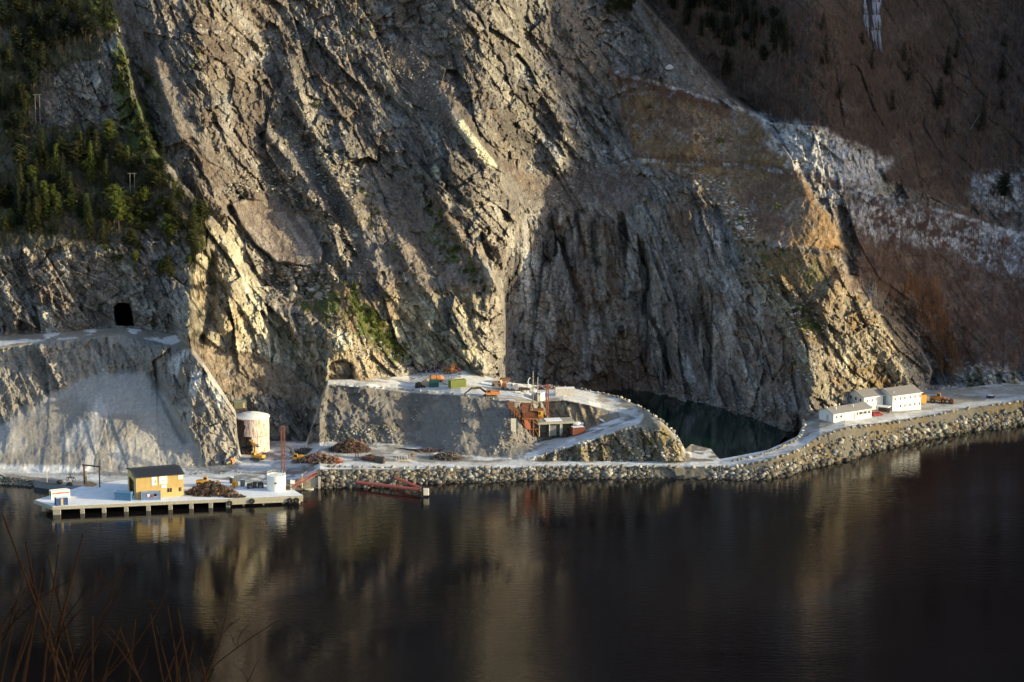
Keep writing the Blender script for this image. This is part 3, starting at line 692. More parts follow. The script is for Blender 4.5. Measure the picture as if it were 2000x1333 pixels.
# ------------------------------------------------------------------ kit: meshes, materials, things
rng = random.Random(7); nrng = np.random.default_rng(11)
class MB:
    def __init__(s): s.v = []; s.f = []; s.c = []; s.tint = None
    def add(s, vs, fs):
        o = len(s.v); s.v += [tuple(map(float, p)) for p in vs]; s.f += [tuple(i + o for i in f) for f in fs]
        s.c += [s.tint or (1, 1, 1)] * len(vs); return s
    def box(s, x0, y0, z0, x1, y1, z1):
        return s.add([(x0,y0,z0),(x1,y0,z0),(x1,y1,z0),(x0,y1,z0),(x0,y0,z1),(x1,y0,z1),(x1,y1,z1),(x0,y1,z1)],
                     [(0,3,2,1),(4,5,6,7),(0,1,5,4),(1,2,6,5),(2,3,7,6),(3,0,4,7)])
    def bbox(s, x0, y0, z0, x1, y1, z1, b=.06):
        """box with chamfered vertical and top edges"""
        p = [(x0+b,y0),(x1-b,y0),(x1,y0+b),(x1,y1-b),(x1-b,y1),(x0+b,y1),(x0,y1-b),(x0,y0+b)]
        q = [(min(max(x, x0+b), x1-b), min(max(y, y0+b), y1-b)) for x, y in p]
        vs = [(x,y,z0) for x,y in p] + [(x,y,z1-b) for x,y in p] + [(x,y,z1) for x,y in q]
        fs = [tuple(range(7,-1,-1)), tuple(range(16,24))]
        for i in range(8):
            j = (i+1) % 8; fs += [(i,j,8+j,8+i),(8+i,8+j,16+j,16+i)]
        return s.add(vs, fs)
    def tube(s, p0, p1, r0, r1=None, n=8, caps=True):
        r1 = r0 if r1 is None else r1
        a = Vector(p0); b = Vector(p1); d = (b - a)
        if d.length < 1e-6: return s
        d.normalize(); u = d.cross(Vector((0,0,1)) if abs(d.z) < .9 else Vector((1,0,0))).normalized(); w = d.cross(u)
        vs = []
        for c, r in ((a, r0), (b, r1)):
            for i in range(n):
                t = 2*math.pi*i/n; vs.append(c + u*math.cos(t)*r + w*math.sin(t)*r)
        fs = [(i, (i+1)%n, n+(i+1)%n, n+i) for i in range(n)]
        if caps: fs += [tuple(range(n-1,-1,-1)), tuple(range(n,2*n))]
        return s.add(vs, fs)
    def beam(s, p0, p1, w, h=None):
        """rectangular bar"""
        h = h or w; a = Vector(p0); b = Vector(p1); d = (b-a).normalized()
        u = d.cross(Vector((0,0,1)) if abs(d.z) < .95 else Vector((0,1,0))).normalized()*w/2; v = d.cross(u).normalized()*h/2
        return s.add([a-u-v,a+u-v,a+u+v,a-u+v,b-u-v,b+u-v,b+u+v,b-u+v], [(0,3,2,1),(4,5,6,7),(0,1,5,4),(1,2,6,5),(2,3,7,6),(3,0,4,7)])
    def prism(s, pts, y0, y1):
        """polygon in x,z extruded along y"""
        n = len(pts); vs = [(x,y0,z) for x,z in pts] + [(x,y1,z) for x,z in pts]
        return s.add(vs, [tuple(range(n)), tuple(range(2*n-1,n-1,-1))] + [(i,n+i,n+(i+1)%n,(i+1)%n) for i in range(n)])
    def xprism(s, pts, x0, x1):
        """polygon in y,z extruded along x"""
        n = len(pts); vs = [(x0,y,z) for y,z in pts] + [(x1,y,z) for y,z in pts]
        return s.add(vs, [tuple(range(n-1,-1,-1)), tuple(range(n,2*n))] + [(i,(i+1)%n,n+(i+1)%n,n+i) for i in range(n)])
    def poly(s, pts, z0, z1):
        n = len(pts); vs = [(x,y,z0) for x,y in pts] + [(x,y,z1) for x,y in pts]
        return s.add(vs, [tuple(range(n-1,-1,-1)), tuple(range(n,2*n))] + [(i,(i+1)%n,n+(i+1)%n,n+i) for i in range(n)])
    def lathe(s, prof, n=20, cx=0, cy=0):
        vs = []; m = len(prof)
        for r, z in prof:
            for i in range(n):
                t = 2*math.pi*i/n; vs.append((cx+r*math.cos(t), cy+r*math.sin(t), z))
        fs = [(k*n+i, k*n+(i+1)%n, (k+1)*n+(i+1)%n, (k+1)*n+i) for k in range(m-1) for i in range(n)]
        return s.add(vs, fs)
    def wheel(s, c, r, w, n=16):
        """wheel with its axle along y"""
        return s.tube((c[0],c[1]-w/2,c[2]), (c[0],c[1]+w/2,c[2]), r, r, n)
    def torus(s, c, R, r, n=18, m=8, axis='y'):
        vs = []
        for i in range(n):
            a = 2*math.pi*i/n
            for j in range(m):
                b = 2*math.pi*j/m; q = R + r*math.cos(b); x, z, y = q*math.cos(a), q*math.sin(a), r*math.sin(b)
                vs.append((c[0]+x, c[1]+y, c[2]+z) if axis == 'y' else (c[0]+x, c[1]+z, c[2]+y))
        return s.add(vs, [(i*m+j, ((i+1)%n)*m+j, ((i+1)%n)*m+(j+1)%m, i*m+(j+1)%m) for i in range(n) for j in range(m)])
    def rock(s, c, r, seed=0, flat=.7):
        ico = ICO
        R = random.Random(seed); q = Matrix.Rotation(R.uniform(0,6.28),3,'Z') @ Matrix.Rotation(R.uniform(-.5,.5),3,'X')
        sc = (r*R.uniform(.8,1.25), r*R.uniform(.7,1.1), r*flat*R.uniform(.75,1.15)); cuts = [(Vector((R.gauss(0,1),R.gauss(0,1),R.gauss(0,1))).normalized(), R.uniform(.55,.85)) for _ in range(7)]
        vs = []
        for p in ico[0]:
            p = Vector(p)
            for n_, d_ in cuts:
                k = p.dot(n_)
                if k > d_: p = p - n_*(k-d_)
            p = Vector((p.x*sc[0], p.y*sc[1], p.z*sc[2])); p = q @ p; vs.append((c[0]+p.x, c[1]+p.y, c[2]+p.z))
        return s.add(vs, ico[1])
    def build(s, name, mat, parent=None, smooth=False):
        me = bpy.data.meshes.new(name); me.from_pydata(s.v, [], s.f); me.update()
        if mat: me.materials.append(mat)
        if any(c != (1,1,1) for c in s.c):
            at = me.attributes.new('tint', 'FLOAT_COLOR', 'POINT'); c4 = np.ones((len(s.v), 4), np.float32); c4[:, :3] = s.c
            at.data.foreach_set('color', c4.ravel())
        if smooth: me.polygons.foreach_set('use_smooth', [True]*len(me.polygons))
        o = bpy.data.objects.new(name, me); COL.objects.link(o)
        if parent: o.parent = parent
        return o
def _ico():
    t = (1+5**.5)/2; v = [Vector(p).normalized() for p in [(-1,t,0),(1,t,0),(-1,-t,0),(1,-t,0),(0,-1,t),(0,1,t),(0,-1,-t),(0,1,-t),(t,0,-1),(t,0,1),(-t,0,-1),(-t,0,1)]]
    f = [(0,11,5),(0,5,1),(0,1,7),(0,7,10),(0,10,11),(1,5,9),(5,11,4),(11,10,2),(10,7,6),(7,1,8),(3,9,4),(3,4,2),(3,2,6),(3,6,8),(3,8,9),(4,9,5),(2,4,11),(6,2,10),(8,6,7),(9,8,1)]
    cache = {}; nf = []
    def mid(a, b):
        k = (min(a,b),max(a,b))
        if k not in cache: v.append(((v[a]+v[b])/2).normalized()); cache[k] = len(v)-1
        return cache[k]
    for a,b,c in f:
        x,y,z = mid(a,b),mid(b,c),mid(c,a); nf += [(a,x,z),(b,y,x),(c,z,y),(x,y,z)]
    return [tuple(p) for p in v], nf
ICO = _ico()
def thing(name, label, cat, loc, rotz=0, group=None):
    o = bpy.data.objects.new(name, None); COL.objects.link(o); o.location = loc; o.rotation_euler = (0,0,rotz); o.empty_display_size = .5
    tag(o, label, cat, group); return o
def copy_tree(o, parent=None):
    c = o.copy(); COL.objects.link(c)
    if parent: c.parent = parent
    for ch in KIDS.get(o.name, None) or [k for k in o.children]:
        copy_tree(ch, c)
    return c
KIDS = {}
def F2(pL, pR, z):
    """frame from two ground pixels at height z: origin at the left one, x towards the right one"""
    a = Vector(G(*pL, z)); b = Vector(G(*pR, z)); d = b - a
    return a, math.atan2(d.y, d.x), d.length
def tilt_to(px, py, Y): return Vector(PT(px, py, Y))

def mat(name, col, rough=.75, metal=0., var=.18, scale=1.5, rust=0., rcol=(.16,.055,.02), streak=1., tinted=False, spec=.4, bump=0.):
    if name in MATS: return MATS[name]
    m = bpy.data.materials.new(name); m.use_nodes = True; nt = m.node_tree; b = nt.nodes['Principled BSDF']; L = nt.links
    b.inputs['Roughness'].default_value = rough; b.inputs['Metallic'].default_value = metal; b.inputs['Specular IOR Level'].default_value = spec
    tc = nt.nodes.new('ShaderNodeTexCoord'); mp = nt.nodes.new('ShaderNodeMapping'); mp.inputs['Scale'].default_value = (1,1,streak)
    L.new(tc.outputs['Object'], mp.inputs[0])
    n = nt.nodes.new('ShaderNodeTexNoise'); n.inputs['Scale'].default_value = scale; n.inputs['Detail'].default_value = 5; n.inputs['Roughness'].default_value = .65
    L.new(mp.outputs[0], n.inputs['Vector'])
    r = nt.nodes.new('ShaderNodeMapRange'); r.inputs[1].default_value = .3; r.inputs[2].default_value = .7; r.inputs[3].default_value = 1-var; r.inputs[4].default_value = 1+var
    L.new(n.outputs['Fac'], r.inputs[0])
    s = nt.nodes.new('ShaderNodeVectorMath'); s.operation = 'SCALE'
    if tinted:
        a = nt.nodes.new('ShaderNodeAttribute'); a.attribute_name = 'tint'; L.new(a.outputs['Color'], s.inputs[0])
    else: s.inputs[0].default_value = col
    L.new(r.outputs[0], s.inputs['Scale']); out = s.outputs[0]
    if rust > 0:
        n2 = nt.nodes.new('ShaderNodeTexNoise'); n2.inputs['Scale'].default_value = scale*1.3; n2.inputs['Detail'].default_value = 6; n2.inputs['Roughness'].default_value = .7
        mp2 = nt.nodes.new('ShaderNodeMapping'); mp2.inputs['Location'].default_value = (5,3,1); mp2.inputs['Scale'].default_value = (1,1,streak)
        L.new(tc.outputs['Object'], mp2.inputs[0]); L.new(mp2.outputs[0], n2.inputs['Vector'])
        r2 = nt.nodes.new('ShaderNodeMapRange'); r2.inputs[1].default_value = .70-rust*.35; r2.inputs[2].default_value = .84-rust*.32
        L.new(n2.outputs['Fac'], r2.inputs[0])
        mx = nt.nodes.new('ShaderNodeMix'); mx.data_type = 'RGBA'; L.new(r2.outputs[0], mx.inputs[0]); L.new(out, mx.inputs[6]); mx.inputs[7].default_value = (*rcol,1)
        out = mx.outputs[2]
    L.new(out, b.inputs['Base Color'])
    if bump:
        bp = nt.nodes.new('ShaderNodeBump'); bp.inputs['Strength'].default_value = bump; bp.inputs['Distance'].default_value = .1
        L.new(n.outputs['Fac'], bp.inputs['Height']); L.new(bp.outputs[0], b.inputs['Normal'])
    MATS[name] = m; return m
mat('stone', (1,1,1), .9, tinted=True, var=.25, scale=3, bump=.5); mat('bark', (.07,.05,.04), .95, var=.3, scale=6)
mat('pale_bark', (.13,.12,.115), .9); mat('needles', (.045,.050,.015), .8, var=.45, scale=.9, spec=.2)
mat('needles_light', (.095,.115,.020), .8, var=.4, scale=.9, spec=.2); mat('needles_dark', (.014,.022,.010), .85, var=.4, scale=.9, spec=.2)
mat('snow', (.72,.73,.77), .8, var=.05); mat('concrete', (.30,.28,.24), .9, var=.25, scale=2, rust=.25, rcol=(.12,.10,.06))
mat('white_paint', (.74,.73,.70), .6, var=.04); mat('dark_glass', (.02,.02,.02), .15, spec=.6); mat('black', (.012,.012,.013), .8)
mat('yellow_clad', (.47,.33,.13), .6, var=.08, scale=.6); mat('roof_dark', (.035,.036,.042), .7, var=.15); mat('roof_grey', (.23,.21,.20), .85, var=.1)
mat('blue_steel', (.10,.22,.38), .55, var=.2, rust=.2); mat('pale_blue', (.21,.27,.42), .6, var=.1, rust=.1); mat('deep_blue', (.03,.07,.20), .5)
mat('rust', (.14,.06,.033), .9, var=.5, scale=2.5, rust=.5, rcol=(.07,.035,.02)); mat('rust_orange', (.22,.085,.035), .85, var=.4, scale=2, rust=.5, rcol=(.14,.05,.02))
mat('plant_yellow', (.52,.26,.035), .55, var=.2, rust=.3); mat('plant_orange', (.44,.17,.06), .55, var=.2, rust=.2); mat('tyre', (.02,.02,.02), .9)
mat('steel_grey', (.16,.16,.16), .6, .3, rust=.4); mat('dark_steel', (.05,.045,.045), .7, .2, rust=.4); mat('red_paint', (.42,.07,.045), .6, var=.15); mat('red_car', (.30,.02,.03), .3, var=.03)
mat('green_steel', (.17,.20,.05), .6, var=.2, rust=.25, streak=.3); mat('sea_green', (.02,.09,.08), .6, rust=.15); mat('silo_shell', (.60,.55,.50), .85, var=.2, scale=2.4, rust=.72, rcol=(.33,.12,.075), streak=.16)
mat('grubby_white', (.60,.56,.52), .7, var=.12, rust=.45, rcol=(.34,.17,.08), streak=.3); mat('wood_brown', (.11,.07,.045), .9); mat('sand', (.34,.20,.09), .95, var=.3, bump=.5)
mat('scrap', (1,1,1), .8, tinted=True, var=.35, scale=4, spec=.3); mat('ice', (.22,.24,.31), .35, var=.2, scale=.8); mat('tan', (.36,.27,.17), .85); mat('redbrown', (.20,.06,.035), .7, rust=.3, var=.2)
mat('twig_bark', (.013,.0065,.004), .95, var=.35, scale=20, spec=.04); mat('brushwood', (1,1,1), .95, tinted=True, var=.2); mat('life_red', (.45,.05,.06), .6)

# ------------------------------------------------------------------ stones
def samp_many(px, py, layer):
    PYg, Yg = (FPY, FYd) if layer == 'F' else (MPY, MYd)
    out = []
    for a, b in zip(px, py):
        out.append(PT(a, b, samp(a, b, PYg, Yg)))
    return np.array(out)
def rocks_mesh(name, P, R, seeds, tints, flat=.75):
    """many stones in one mesh, vectorised from eight cut shapes"""
    base = []
    for k in range(8):
        mb = MB().rock((0,0,0), 1.0, 500 + k, flat); base.append(np.array(mb.v))
    fc = np.array(ICO[1]); V = []; Fq = []; Cc = []; o = 0
    for p, r, s_, t in zip(P, R, seeds, tints):
        a = (s_ * 37 % 628) / 100.; ca, sa = math.cos(a), math.sin(a); b = base[s_ % 8] * r
        V.append(np.stack([b[:,0]*ca - b[:,1]*sa, b[:,0]*sa + b[:,1]*ca, b[:,2]], -1) + p); Fq.append(fc + o); o += len(b); Cc.append(np.repeat(np.array(t)[None], len(b), 0))
    return raw_mesh(name, np.concatenate(V), np.concatenate(Fq), MATS['stone'], np.concatenate(Cc))
ROCKT = [(.23,.21,.17), (.17,.16,.148), (.31,.29,.25), (.115,.105,.10), (.22,.165,.11), (.15,.125,.10), (.38,.37,.36)]
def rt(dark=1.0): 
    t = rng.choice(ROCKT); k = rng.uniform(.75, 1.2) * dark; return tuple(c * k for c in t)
# armour stones on the shore bank
def bankpts(n, x0, x1, lo=0., hi=1.):
    xs = nrng.uniform(x0, x1, n); w = np.interp(xs, pxs, wl); t = np.interp(xs, pxs, tops[0])
    u = nrng.uniform(lo, hi, n) ** 1.15; return xs, w + 2 - (w + 2 - t) * u, u
xs1, ys1, u1 = bankpts(4300, 618, 2030, 0, .97)
fac = np.where(xs1 > 1430, .72, .9); keep = ~((xs1 > 1270) & (xs1 < 1385) & (u1 > .15)) & ~((xs1 > 1440) & (u1 > .72))
xs1, ys1, u1 = xs1[keep], ys1[keep], u1[keep]
P = samp_many(xs1, ys1, 'F'); R = (.26 + 1.25 * nrng.random(len(P)) ** 2.7) * (1.1 - .3 * u1)
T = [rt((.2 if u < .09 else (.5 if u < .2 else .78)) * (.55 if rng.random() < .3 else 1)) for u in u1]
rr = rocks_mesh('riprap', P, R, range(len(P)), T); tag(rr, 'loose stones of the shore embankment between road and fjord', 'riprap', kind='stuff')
xs2, ys2, u2 = bankpts(500, -40, 60); P = samp_many(xs2, ys2, 'F'); R = nrng.uniform(.3, .8, len(P))
tag(rocks_mesh('shore_stones', P, R, range(len(P)), [rt(.5) for _ in P]), 'dark wet stones along the shore at the far left', 'shore stones', kind='stuff')
BV = []
for k in range(10):
    mb = MB(); mb.tint = ROCKT[k % 7]; mb.rock((0,0,0), 1.0, 40 + k, .8); me_o = mb.build('boulder', MATS['stone']); BV.append(me_o.data); bpy.data.objects.remove(me_o)
def boulder(loc, r, label, group, k=None, sink=.25):
    o = bpy.data.objects.new('boulder', BV[(k if k is not None else rng.randrange(10)) % 10]); COL.objects.link(o)
    o.location = Vector(loc) + Vector((0,0,r*(.8-sink-.25))); s_ = r; o.scale = (s_*rng.uniform(.85,1.25), s_*rng.uniform(.8,1.1), s_*rng.uniform(.8,1.1)); o.rotation_euler = (rng.uniform(-.2,.2), rng.uniform(-.2,.2), rng.uniform(0,6.28))
    tag(o, label, 'boulder', group); return o
def row(pts, n, r0, r1, label, group, layer='F', skip=.1):
    seg = [0]
    for a, b in zip(pts, pts[1:]): seg.append(seg[-1] + math.hypot(b[0]-a[0], b[1]-a[1]))
    for i in range(n):
        if rng.random() < skip: continue
        d = seg[-1]*(i+rng.uniform(-.25,.25)+.5)/n; x = float(np.interp(d, seg, [p[0] for p in pts])); y = float(np.interp(d, seg, [p[1] for p in pts]))
        L_ = onF(x, y) if layer == 'F' else onM(x, y); boulder(L_, rng.uniform(r0, r1), label, group)
row([(635,912.5),(800,915),(1000,915),(1200,912.5),(1350,914),(1430,914),(1500,901),(1560,881),(1590,863),(1625,846),(1660,837),(1740,828),(1800,817),(1900,798),(2000,785)], 120, .55, 1.1, 'pale boulder in the row edging the seaward side of the coast road', 'boulders along the seaward road edge')
row([(1430,902),(1480,892),(1520,877),(1550,864),(1566,850),(1571,832),(1568,820)], 34, .5, .95, 'boulder in the curved row edging the road on the pond side', 'boulders between road and pond', skip=.02)
row([(1062,890),(1100,877),(1150,862),(1200,847),(1245,833)], 20, .5, .95, 'boulder in the row on the outer edge of the ramp', 'boulders edging the ramp')
row([(645,752),(700,756),(800,762),(880,770),(940,778),(985,782)], 22, .3, .65, 'boulder on the rim of the upper working platform above the quarry wall', 'boulders on the platform rim', skip=.2)
row([(1130,760),(1180,770),(1215,779),(1250,796),(1285,817),(1310,838),(1328,862)], 26, .5, 1.0, 'boulder on the crest above the pond', 'boulders on the crest above the pond', skip=.1)
for i in range(26):
    x, y = rng.uniform(535, 645), rng.uniform(545, 592); boulder(onM(x, y), rng.uniform(.7, 1.9), 'angular block fallen in the hollow below the great slab', 'fallen blocks in the hollow')
row([(1092,268),(1130,285),(1170,296),(1205,305)], 16, .8, 1.5, 'pale block on the terrace at the foot of the upper face', 'blocks on the upper terrace', 'M', .05)
boulder(onM(1262,318), 1.9, 'big pale boulder alone on the long terrace', None, 2); boulder(onM(1308,134), 2.0, 'large grey boulder on the narrow scree below the conifers', None, 6)
boulder(onM(695,462), 1.6, 'sunlit block standing at the top of the grey scree strip', None, 2); boulder(onM(1446,448), 1.7, 'pale boulder on the brown heath at the rim of the big face', None, 6); boulder(onM(772,420), 1.2, 'flat grey block in the middle of the scrubby slope', None, 1)
# rubble on screes and hollows
def inpoly(n, poly):
    xs = [p[0] for p in poly]; ys = [p[1] for p in poly]; out = []
    while len(out) < n:
        x = nrng.uniform(min(xs), max(xs), 400); y = nrng.uniform(min(ys), max(ys), 400); m = sdpoly(x, y, poly) > 0; out += list(zip(x[m], y[m]))
    return out[:n]
RUB = [(700,[(500,500),(560,520),(640,520),(690,430),(700,480),(650,560),(640,590),(560,590),(520,560)],.35,.95), (500,[(540,260),(620,250),(700,330),(700,440),(640,380),(590,330)],.35,1.2),
       (420,[(1020,330),(1080,270),(1200,300),(1230,330),(1100,400),(1010,390)],.25,.7), (520,[(450,330),(540,325),(600,370),(690,470),(640,460),(600,400),(520,370),(440,390)],.3,.9),
       (520,SCREE_A,.2,.5), (500,[(700,80),(800,75),(900,240),(980,310),(940,320),(860,250),(760,150)],.2,.6), (380,[(300,40),(500,60),(760,60),(760,80),(500,95),(340,80)],.3,.8),
       (420,[(1330,330),(1400,345),(1480,430),(1470,470),(1440,470),(1400,400)],.3,1.1), (380,[(1455,500),(1500,520),(1560,580),(1620,600),(1600,740),(1560,780),(1540,640)],.35,1.0), (260,[(1610,620),(1690,600),(1790,700),(1760,745),(1640,740)],.35,1.0),
       (420,[(1250,768),(1340,785),(1450,812),(1540,800),(1550,770),(1500,790),(1400,780),(1300,755)],.25,.8), (420,[(630,600),(700,640),(790,700),(830,730),(720,738),(700,700),(650,660)],.25,.7), (300,[(1850,700),(2000,730),(2000,745),(1850,755)],.3,.9), (200,[(1490,228),(1690,292),(1720,330),(1560,330)],.2,.4)]
P = []; R = []
for n_, pl, a_, b_ in RUB:
    pts = inpoly(n_, pl); P.append(samp_many([p[0] for p in pts], [p[1] for p in pts], 'M')); R += [a_ + (b_-a_)*rng.random()**2.2 for _ in pts]
P = np.concatenate(P)
tag(rocks_mesh('scree_rubble', P, R, range(len(P)), [rt(.95) for _ in P], .6), 'loose rubble spread over the mountain face', 'rubble', kind='stuff')
P = []; R = []
for n_, pl, a_, b_ in ((260,[(640,840),(760,830),(800,868),(640,864)],.2,.7), (160,[(640,760),(900,780),(1000,800),(980,870),(820,860),(640,850)],.2,.5), (200,[(960,890),(1000,800),(1045,790),(1040,870)],.2,.6), (260,[(1060,893),(1150,866),(1250,838),(1270,900),(1060,902)],.3,.75),
       (150,[(1170,880),(1330,860),(1338,900),(1200,903)],.3,1.0), (180,[(795,720),(880,708),(905,735),(800,742)],.2,.5), (120,[(370,905),(470,895),(470,925),(360,930)],.15,.5)):
    pts = inpoly(n_, pl); P.append(samp_many([p[0] for p in pts], [p[1] for p in pts], 'F')); R += [a_ + (b_-a_)*rng.random()**2 for _ in pts]
P = np.concatenate(P)
tag(rocks_mesh('quarry_rubble', P, R, range(len(P)), [rt(1.0) for _ in P], .7), 'loose rubble on the quarry banks and around the platform', 'rubble', kind='stuff')

# ------------------------------------------------------------------ trees
def conifer_mesh(seed, h, spread, kind):
    """trunk mesh and crown mesh of one conifer, height h"""
    R = random.Random(seed); tr = MB(); tr.tube((0,0,-.6), (R.uniform(-.1,.1),0,h*.5), h*.016+.05, h*.010+.03, 6); tr.tube((0,0,h*.5), (0,0,h*.97), h*.010+.03, .02, 5)
    cr = MB(); base = .12 if kind == 'spruce' else .38
    nl = int(h*2.2)
    for i in range(nl):
        u = base + (1-base)*(i/nl)**1.0; z = h*u
        if kind == 'spruce': rad = spread*(1-u)**.8*h*R.uniform(.75,1.15)
        else: rad = spread*h*math.sin(math.pi*min(1,(u-base)/(1-base)*.85+.15))**.7*R.uniform(.5,1.15)
        nb = 5 if kind == 'spruce' else 4
        a0 = R.uniform(0,6.28)
        for b in range(nb):
            a = a0 + 2*math.pi*b/nb + R.uniform(-.4,.4); rr_ = rad*R.uniform(.7,1.1); dz = -.28*rr_ if kind == 'spruce' else .12*rr_
            tr_e = (math.cos(a)*rr_, math.sin(a)*rr_, z+dz)
            if b < 3 and kind == 'pine': tr.tube((0,0,z-.1), tr_e, .035, .015, 3, False)
            m = max(2, int(rr_*3.2))
            for k in range(m):
                f = (k+.6)/m; c = Vector((math.cos(a)*rr_*f, math.sin(a)*rr_*f, z+dz*f)); w = (.26+.42*(1-f))*(1 if kind == 'spruce' else 1.25)
                for _ in range(3):
                    p = c + Vector((R.gauss(0,.16),R.gauss(0,.16),R.gauss(0,.12))); d = Vector((math.cos(a+R.gauss(0,.8)), math.sin(a+R.gauss(0,.8)), R.uniform(-.5,.3)))*w*1.5
                    s_ = Vector((-d.y,d.x,R.uniform(-.3,.3)*w)).normalized()*w*.55
                    cr.add([p-s_*.5, p+d*.5+s_*.5, p+d, p+d*.4-s_*.8], [(0,1,2,3)])
    t = tr.build('trunk', MATS['bark']); c = cr.build('crown', None); tm, cm = t.data, c.data
    bpy.data.objects.remove(t); bpy.data.objects.remove(c); return tm, cm
CONI = {}
for kind, hs in (('spruce', (7, 10, 13, 9, 12)), ('pine', (7, 9, 11, 8))):
    for mname in ('needles', 'needles_light', 'needles_dark'):
        CONI[kind, mname] = []
    for i, h in enumerate(hs):
        tm, cm = conifer_mesh(i*7+(3 if kind == 'pine' else 1), h, .27 if kind == 'spruce' else .34, kind)
        for mname in ('needles', 'needles_light', 'needles_dark'):
            c2 = cm.copy(); c2.materials.append(MATS[mname]); CONI[kind, mname].append((tm, c2))
def conifer(loc, kind, mname, label, group, sc=1.0, k=None, name=None):
    tm, cm = (CONI[kind, mname])[(k if k is not None else rng.randrange(9)) % len(CONI[kind, mname])]
    o = thing(name or (kind + '_tree'), label, kind + ' tree' if kind == 'pine' else 'spruce tree', loc, rng.uniform(0,6.28), group)
    o.scale = (sc*rng.uniform(.85,1.15),)*2 + (sc*rng.uniform(.85,1.15),)
    for n_, me in (('trunk', tm), ('crown', cm)):
        c = bpy.data.objects.new(n_, me); COL.objects.link(c); c.parent = o
    return o
def scatter(poly, n, layer, dmin, fn):
    pts = []; t = 0
    while len(pts) < n and t < n*60:
        t += 1; x, y = inpoly(1, poly)[0]
        if all((x-a)**2 + ((y-b)*1.6)**2 > dmin*dmin for a, b in pts): pts.append((x, y))
    for x, y in sorted(pts, key=lambda p: -p[1]): fn(Vector(onF(x, y) if layer == 'F' else onM(x, y)), x, y)
W1 = [(0,300),(120,290),(230,285),(290,320),(370,400),(412,445),(400,480),(330,440),(290,415),(230,460),(200,490),(100,490),(0,485)]
scatter(W1, 105, 'M', 11, lambda L_, x, y: conifer(L_-Vector((0,0,.5)), 'spruce' if rng.random() < .65 else 'pine', rng.choice(['needles','needles','needles_dark','needles_dark','needles_light']), 'evergreen tree in the dense wood on the left slope above the tunnel mouth', 'evergreen trees above the tunnel mouth', rng.uniform(.85,1.2)))
W2 = [(0,0),(205,0),(225,50),(190,100),(120,110),(60,190),(40,290),(0,290)]
scatter(W2, 62, 'M', 12, lambda L_, x, y: conifer(L_-Vector((0,0,.5)), 'spruce' if rng.random() < .5 else 'pine', 'needles_dark' if rng.random() < .5 else 'needles', 'dark tree in the wood filling the upper left corner of the slope', 'trees in the upper left corner', rng.uniform(.85,1.25)))
W3 = [(255,405),(300,400),(400,480),(415,520),(330,560),(250,540),(200,500),(235,460)]
scatter(W3, 34, 'M', 11, lambda L_, x, y: conifer(L_-Vector((0,0,.4)), 'pine', 'needles_light' if rng.random() < .4 else 'needles', 'small pine on the rocky knoll directly above the tunnel', 'pines on the knoll above the tunnel', rng.uniform(.6,1.0)))
W4 = [(1260,-20),(1320,40),(1420,150),(1500,140),(1545,100),(1500,0)]
scatter(W4, 40, 'M', 14, lambda L_, x, y: conifer(L_-Vector((0,0,.5)), 'spruce' if rng.random() < .7 else 'pine', 'needles_dark', 'dark conifer in the stand above the narrow scree at the top', 'conifers above the narrow scree', rng.uniform(.85,1.2)))
W4b = [(1170,10),(1230,10),(1245,40),(1180,45)]
scatter(W4b, 6, 'M', 14, lambda L_, x, y: conifer(L_-Vector((0,0,.5)), 'pine', 'needles', 'pine at the top rim between rock face and scree', 'pines on the top rim', rng.uniform(.7,1.0)))
W5 = [(1560,60),(1680,40),(1760,120),(1960,60),(1990,240),(1880,280),(1740,250),(1600,240)]
scatter(W5, 16, 'M', 60, lambda L_, x, y: conifer(L_-Vector((0,0,.5)), 'spruce', 'needles_dark', 'lone dark spruce among the bare birches on the upper right slope', 'spruces among the bare birches', rng.uniform(.8,1.1)))
conifer(onM(1961,408), 'pine', 'needles_dark', 'solitary pine with a bare trunk in front of the snow patch at the right edge', None, 1.25, 2)
# scrub
def bush_mesh(seed, r):
    R = random.Random(seed); mb = MB()
    for _ in range(170):
        a = R.uniform(0,6.28); e = R.random()**.5; p = Vector((math.cos(a)*e*r, math.sin(a)*e*r, R.random()*r*1.7*(1-e*.55))); w = R.uniform(.12,.3)*r
        d = Vector((R.gauss(0,1),R.gauss(0,1),R.uniform(.2,1.4))).normalized()*w*1.6; s_ = Vector((-d.y,d.x,R.gauss(0,.2)*w)).normalized()*w*.6
        mb.add([p-s_, p+s_, p+d], [(0,1,2)])
    st = MB(); st.tube((0,0,-.4),(0,0,r),.07,.03,5)
    for k in range(4):
        a = k*1.6+R.random(); st.tube((0,0,r*.25),(math.cos(a)*r*.6,math.sin(a)*r*.6,r*.9),.04,.015,4,False)
    a = mb.build('foliage', None); b = st.build('stem', MATS['bark']); am, bm = a.data, b.data; bpy.data.objects.remove(a); bpy.data.objects.remove(b); return am, bm
BUSH = []
for k in range(5):
    fm, sm = bush_mesh(900+k, 1.0)
    for mn in ('needles_light', 'needles'):
        f2 = fm.copy(); f2.materials.append(MATS[mn]); BUSH.append((f2, sm))
def bush(loc, sc, label, group, k=None):
    fm, sm = BUSH[(k if k is not None else rng.randrange(10)) % 10]; o = thing('juniper_shrub', label, 'shrub', loc, rng.uniform(0,6.28), group); o.scale = (sc*rng.uniform(.8,1.2), sc*rng.uniform(.8,1.2), sc*rng.uniform(.8,1.3))
    for n_, me in (('foliage', fm), ('stem', sm)):
        c = bpy.data.objects.new(n_, me); COL.objects.link(c); c.parent = o
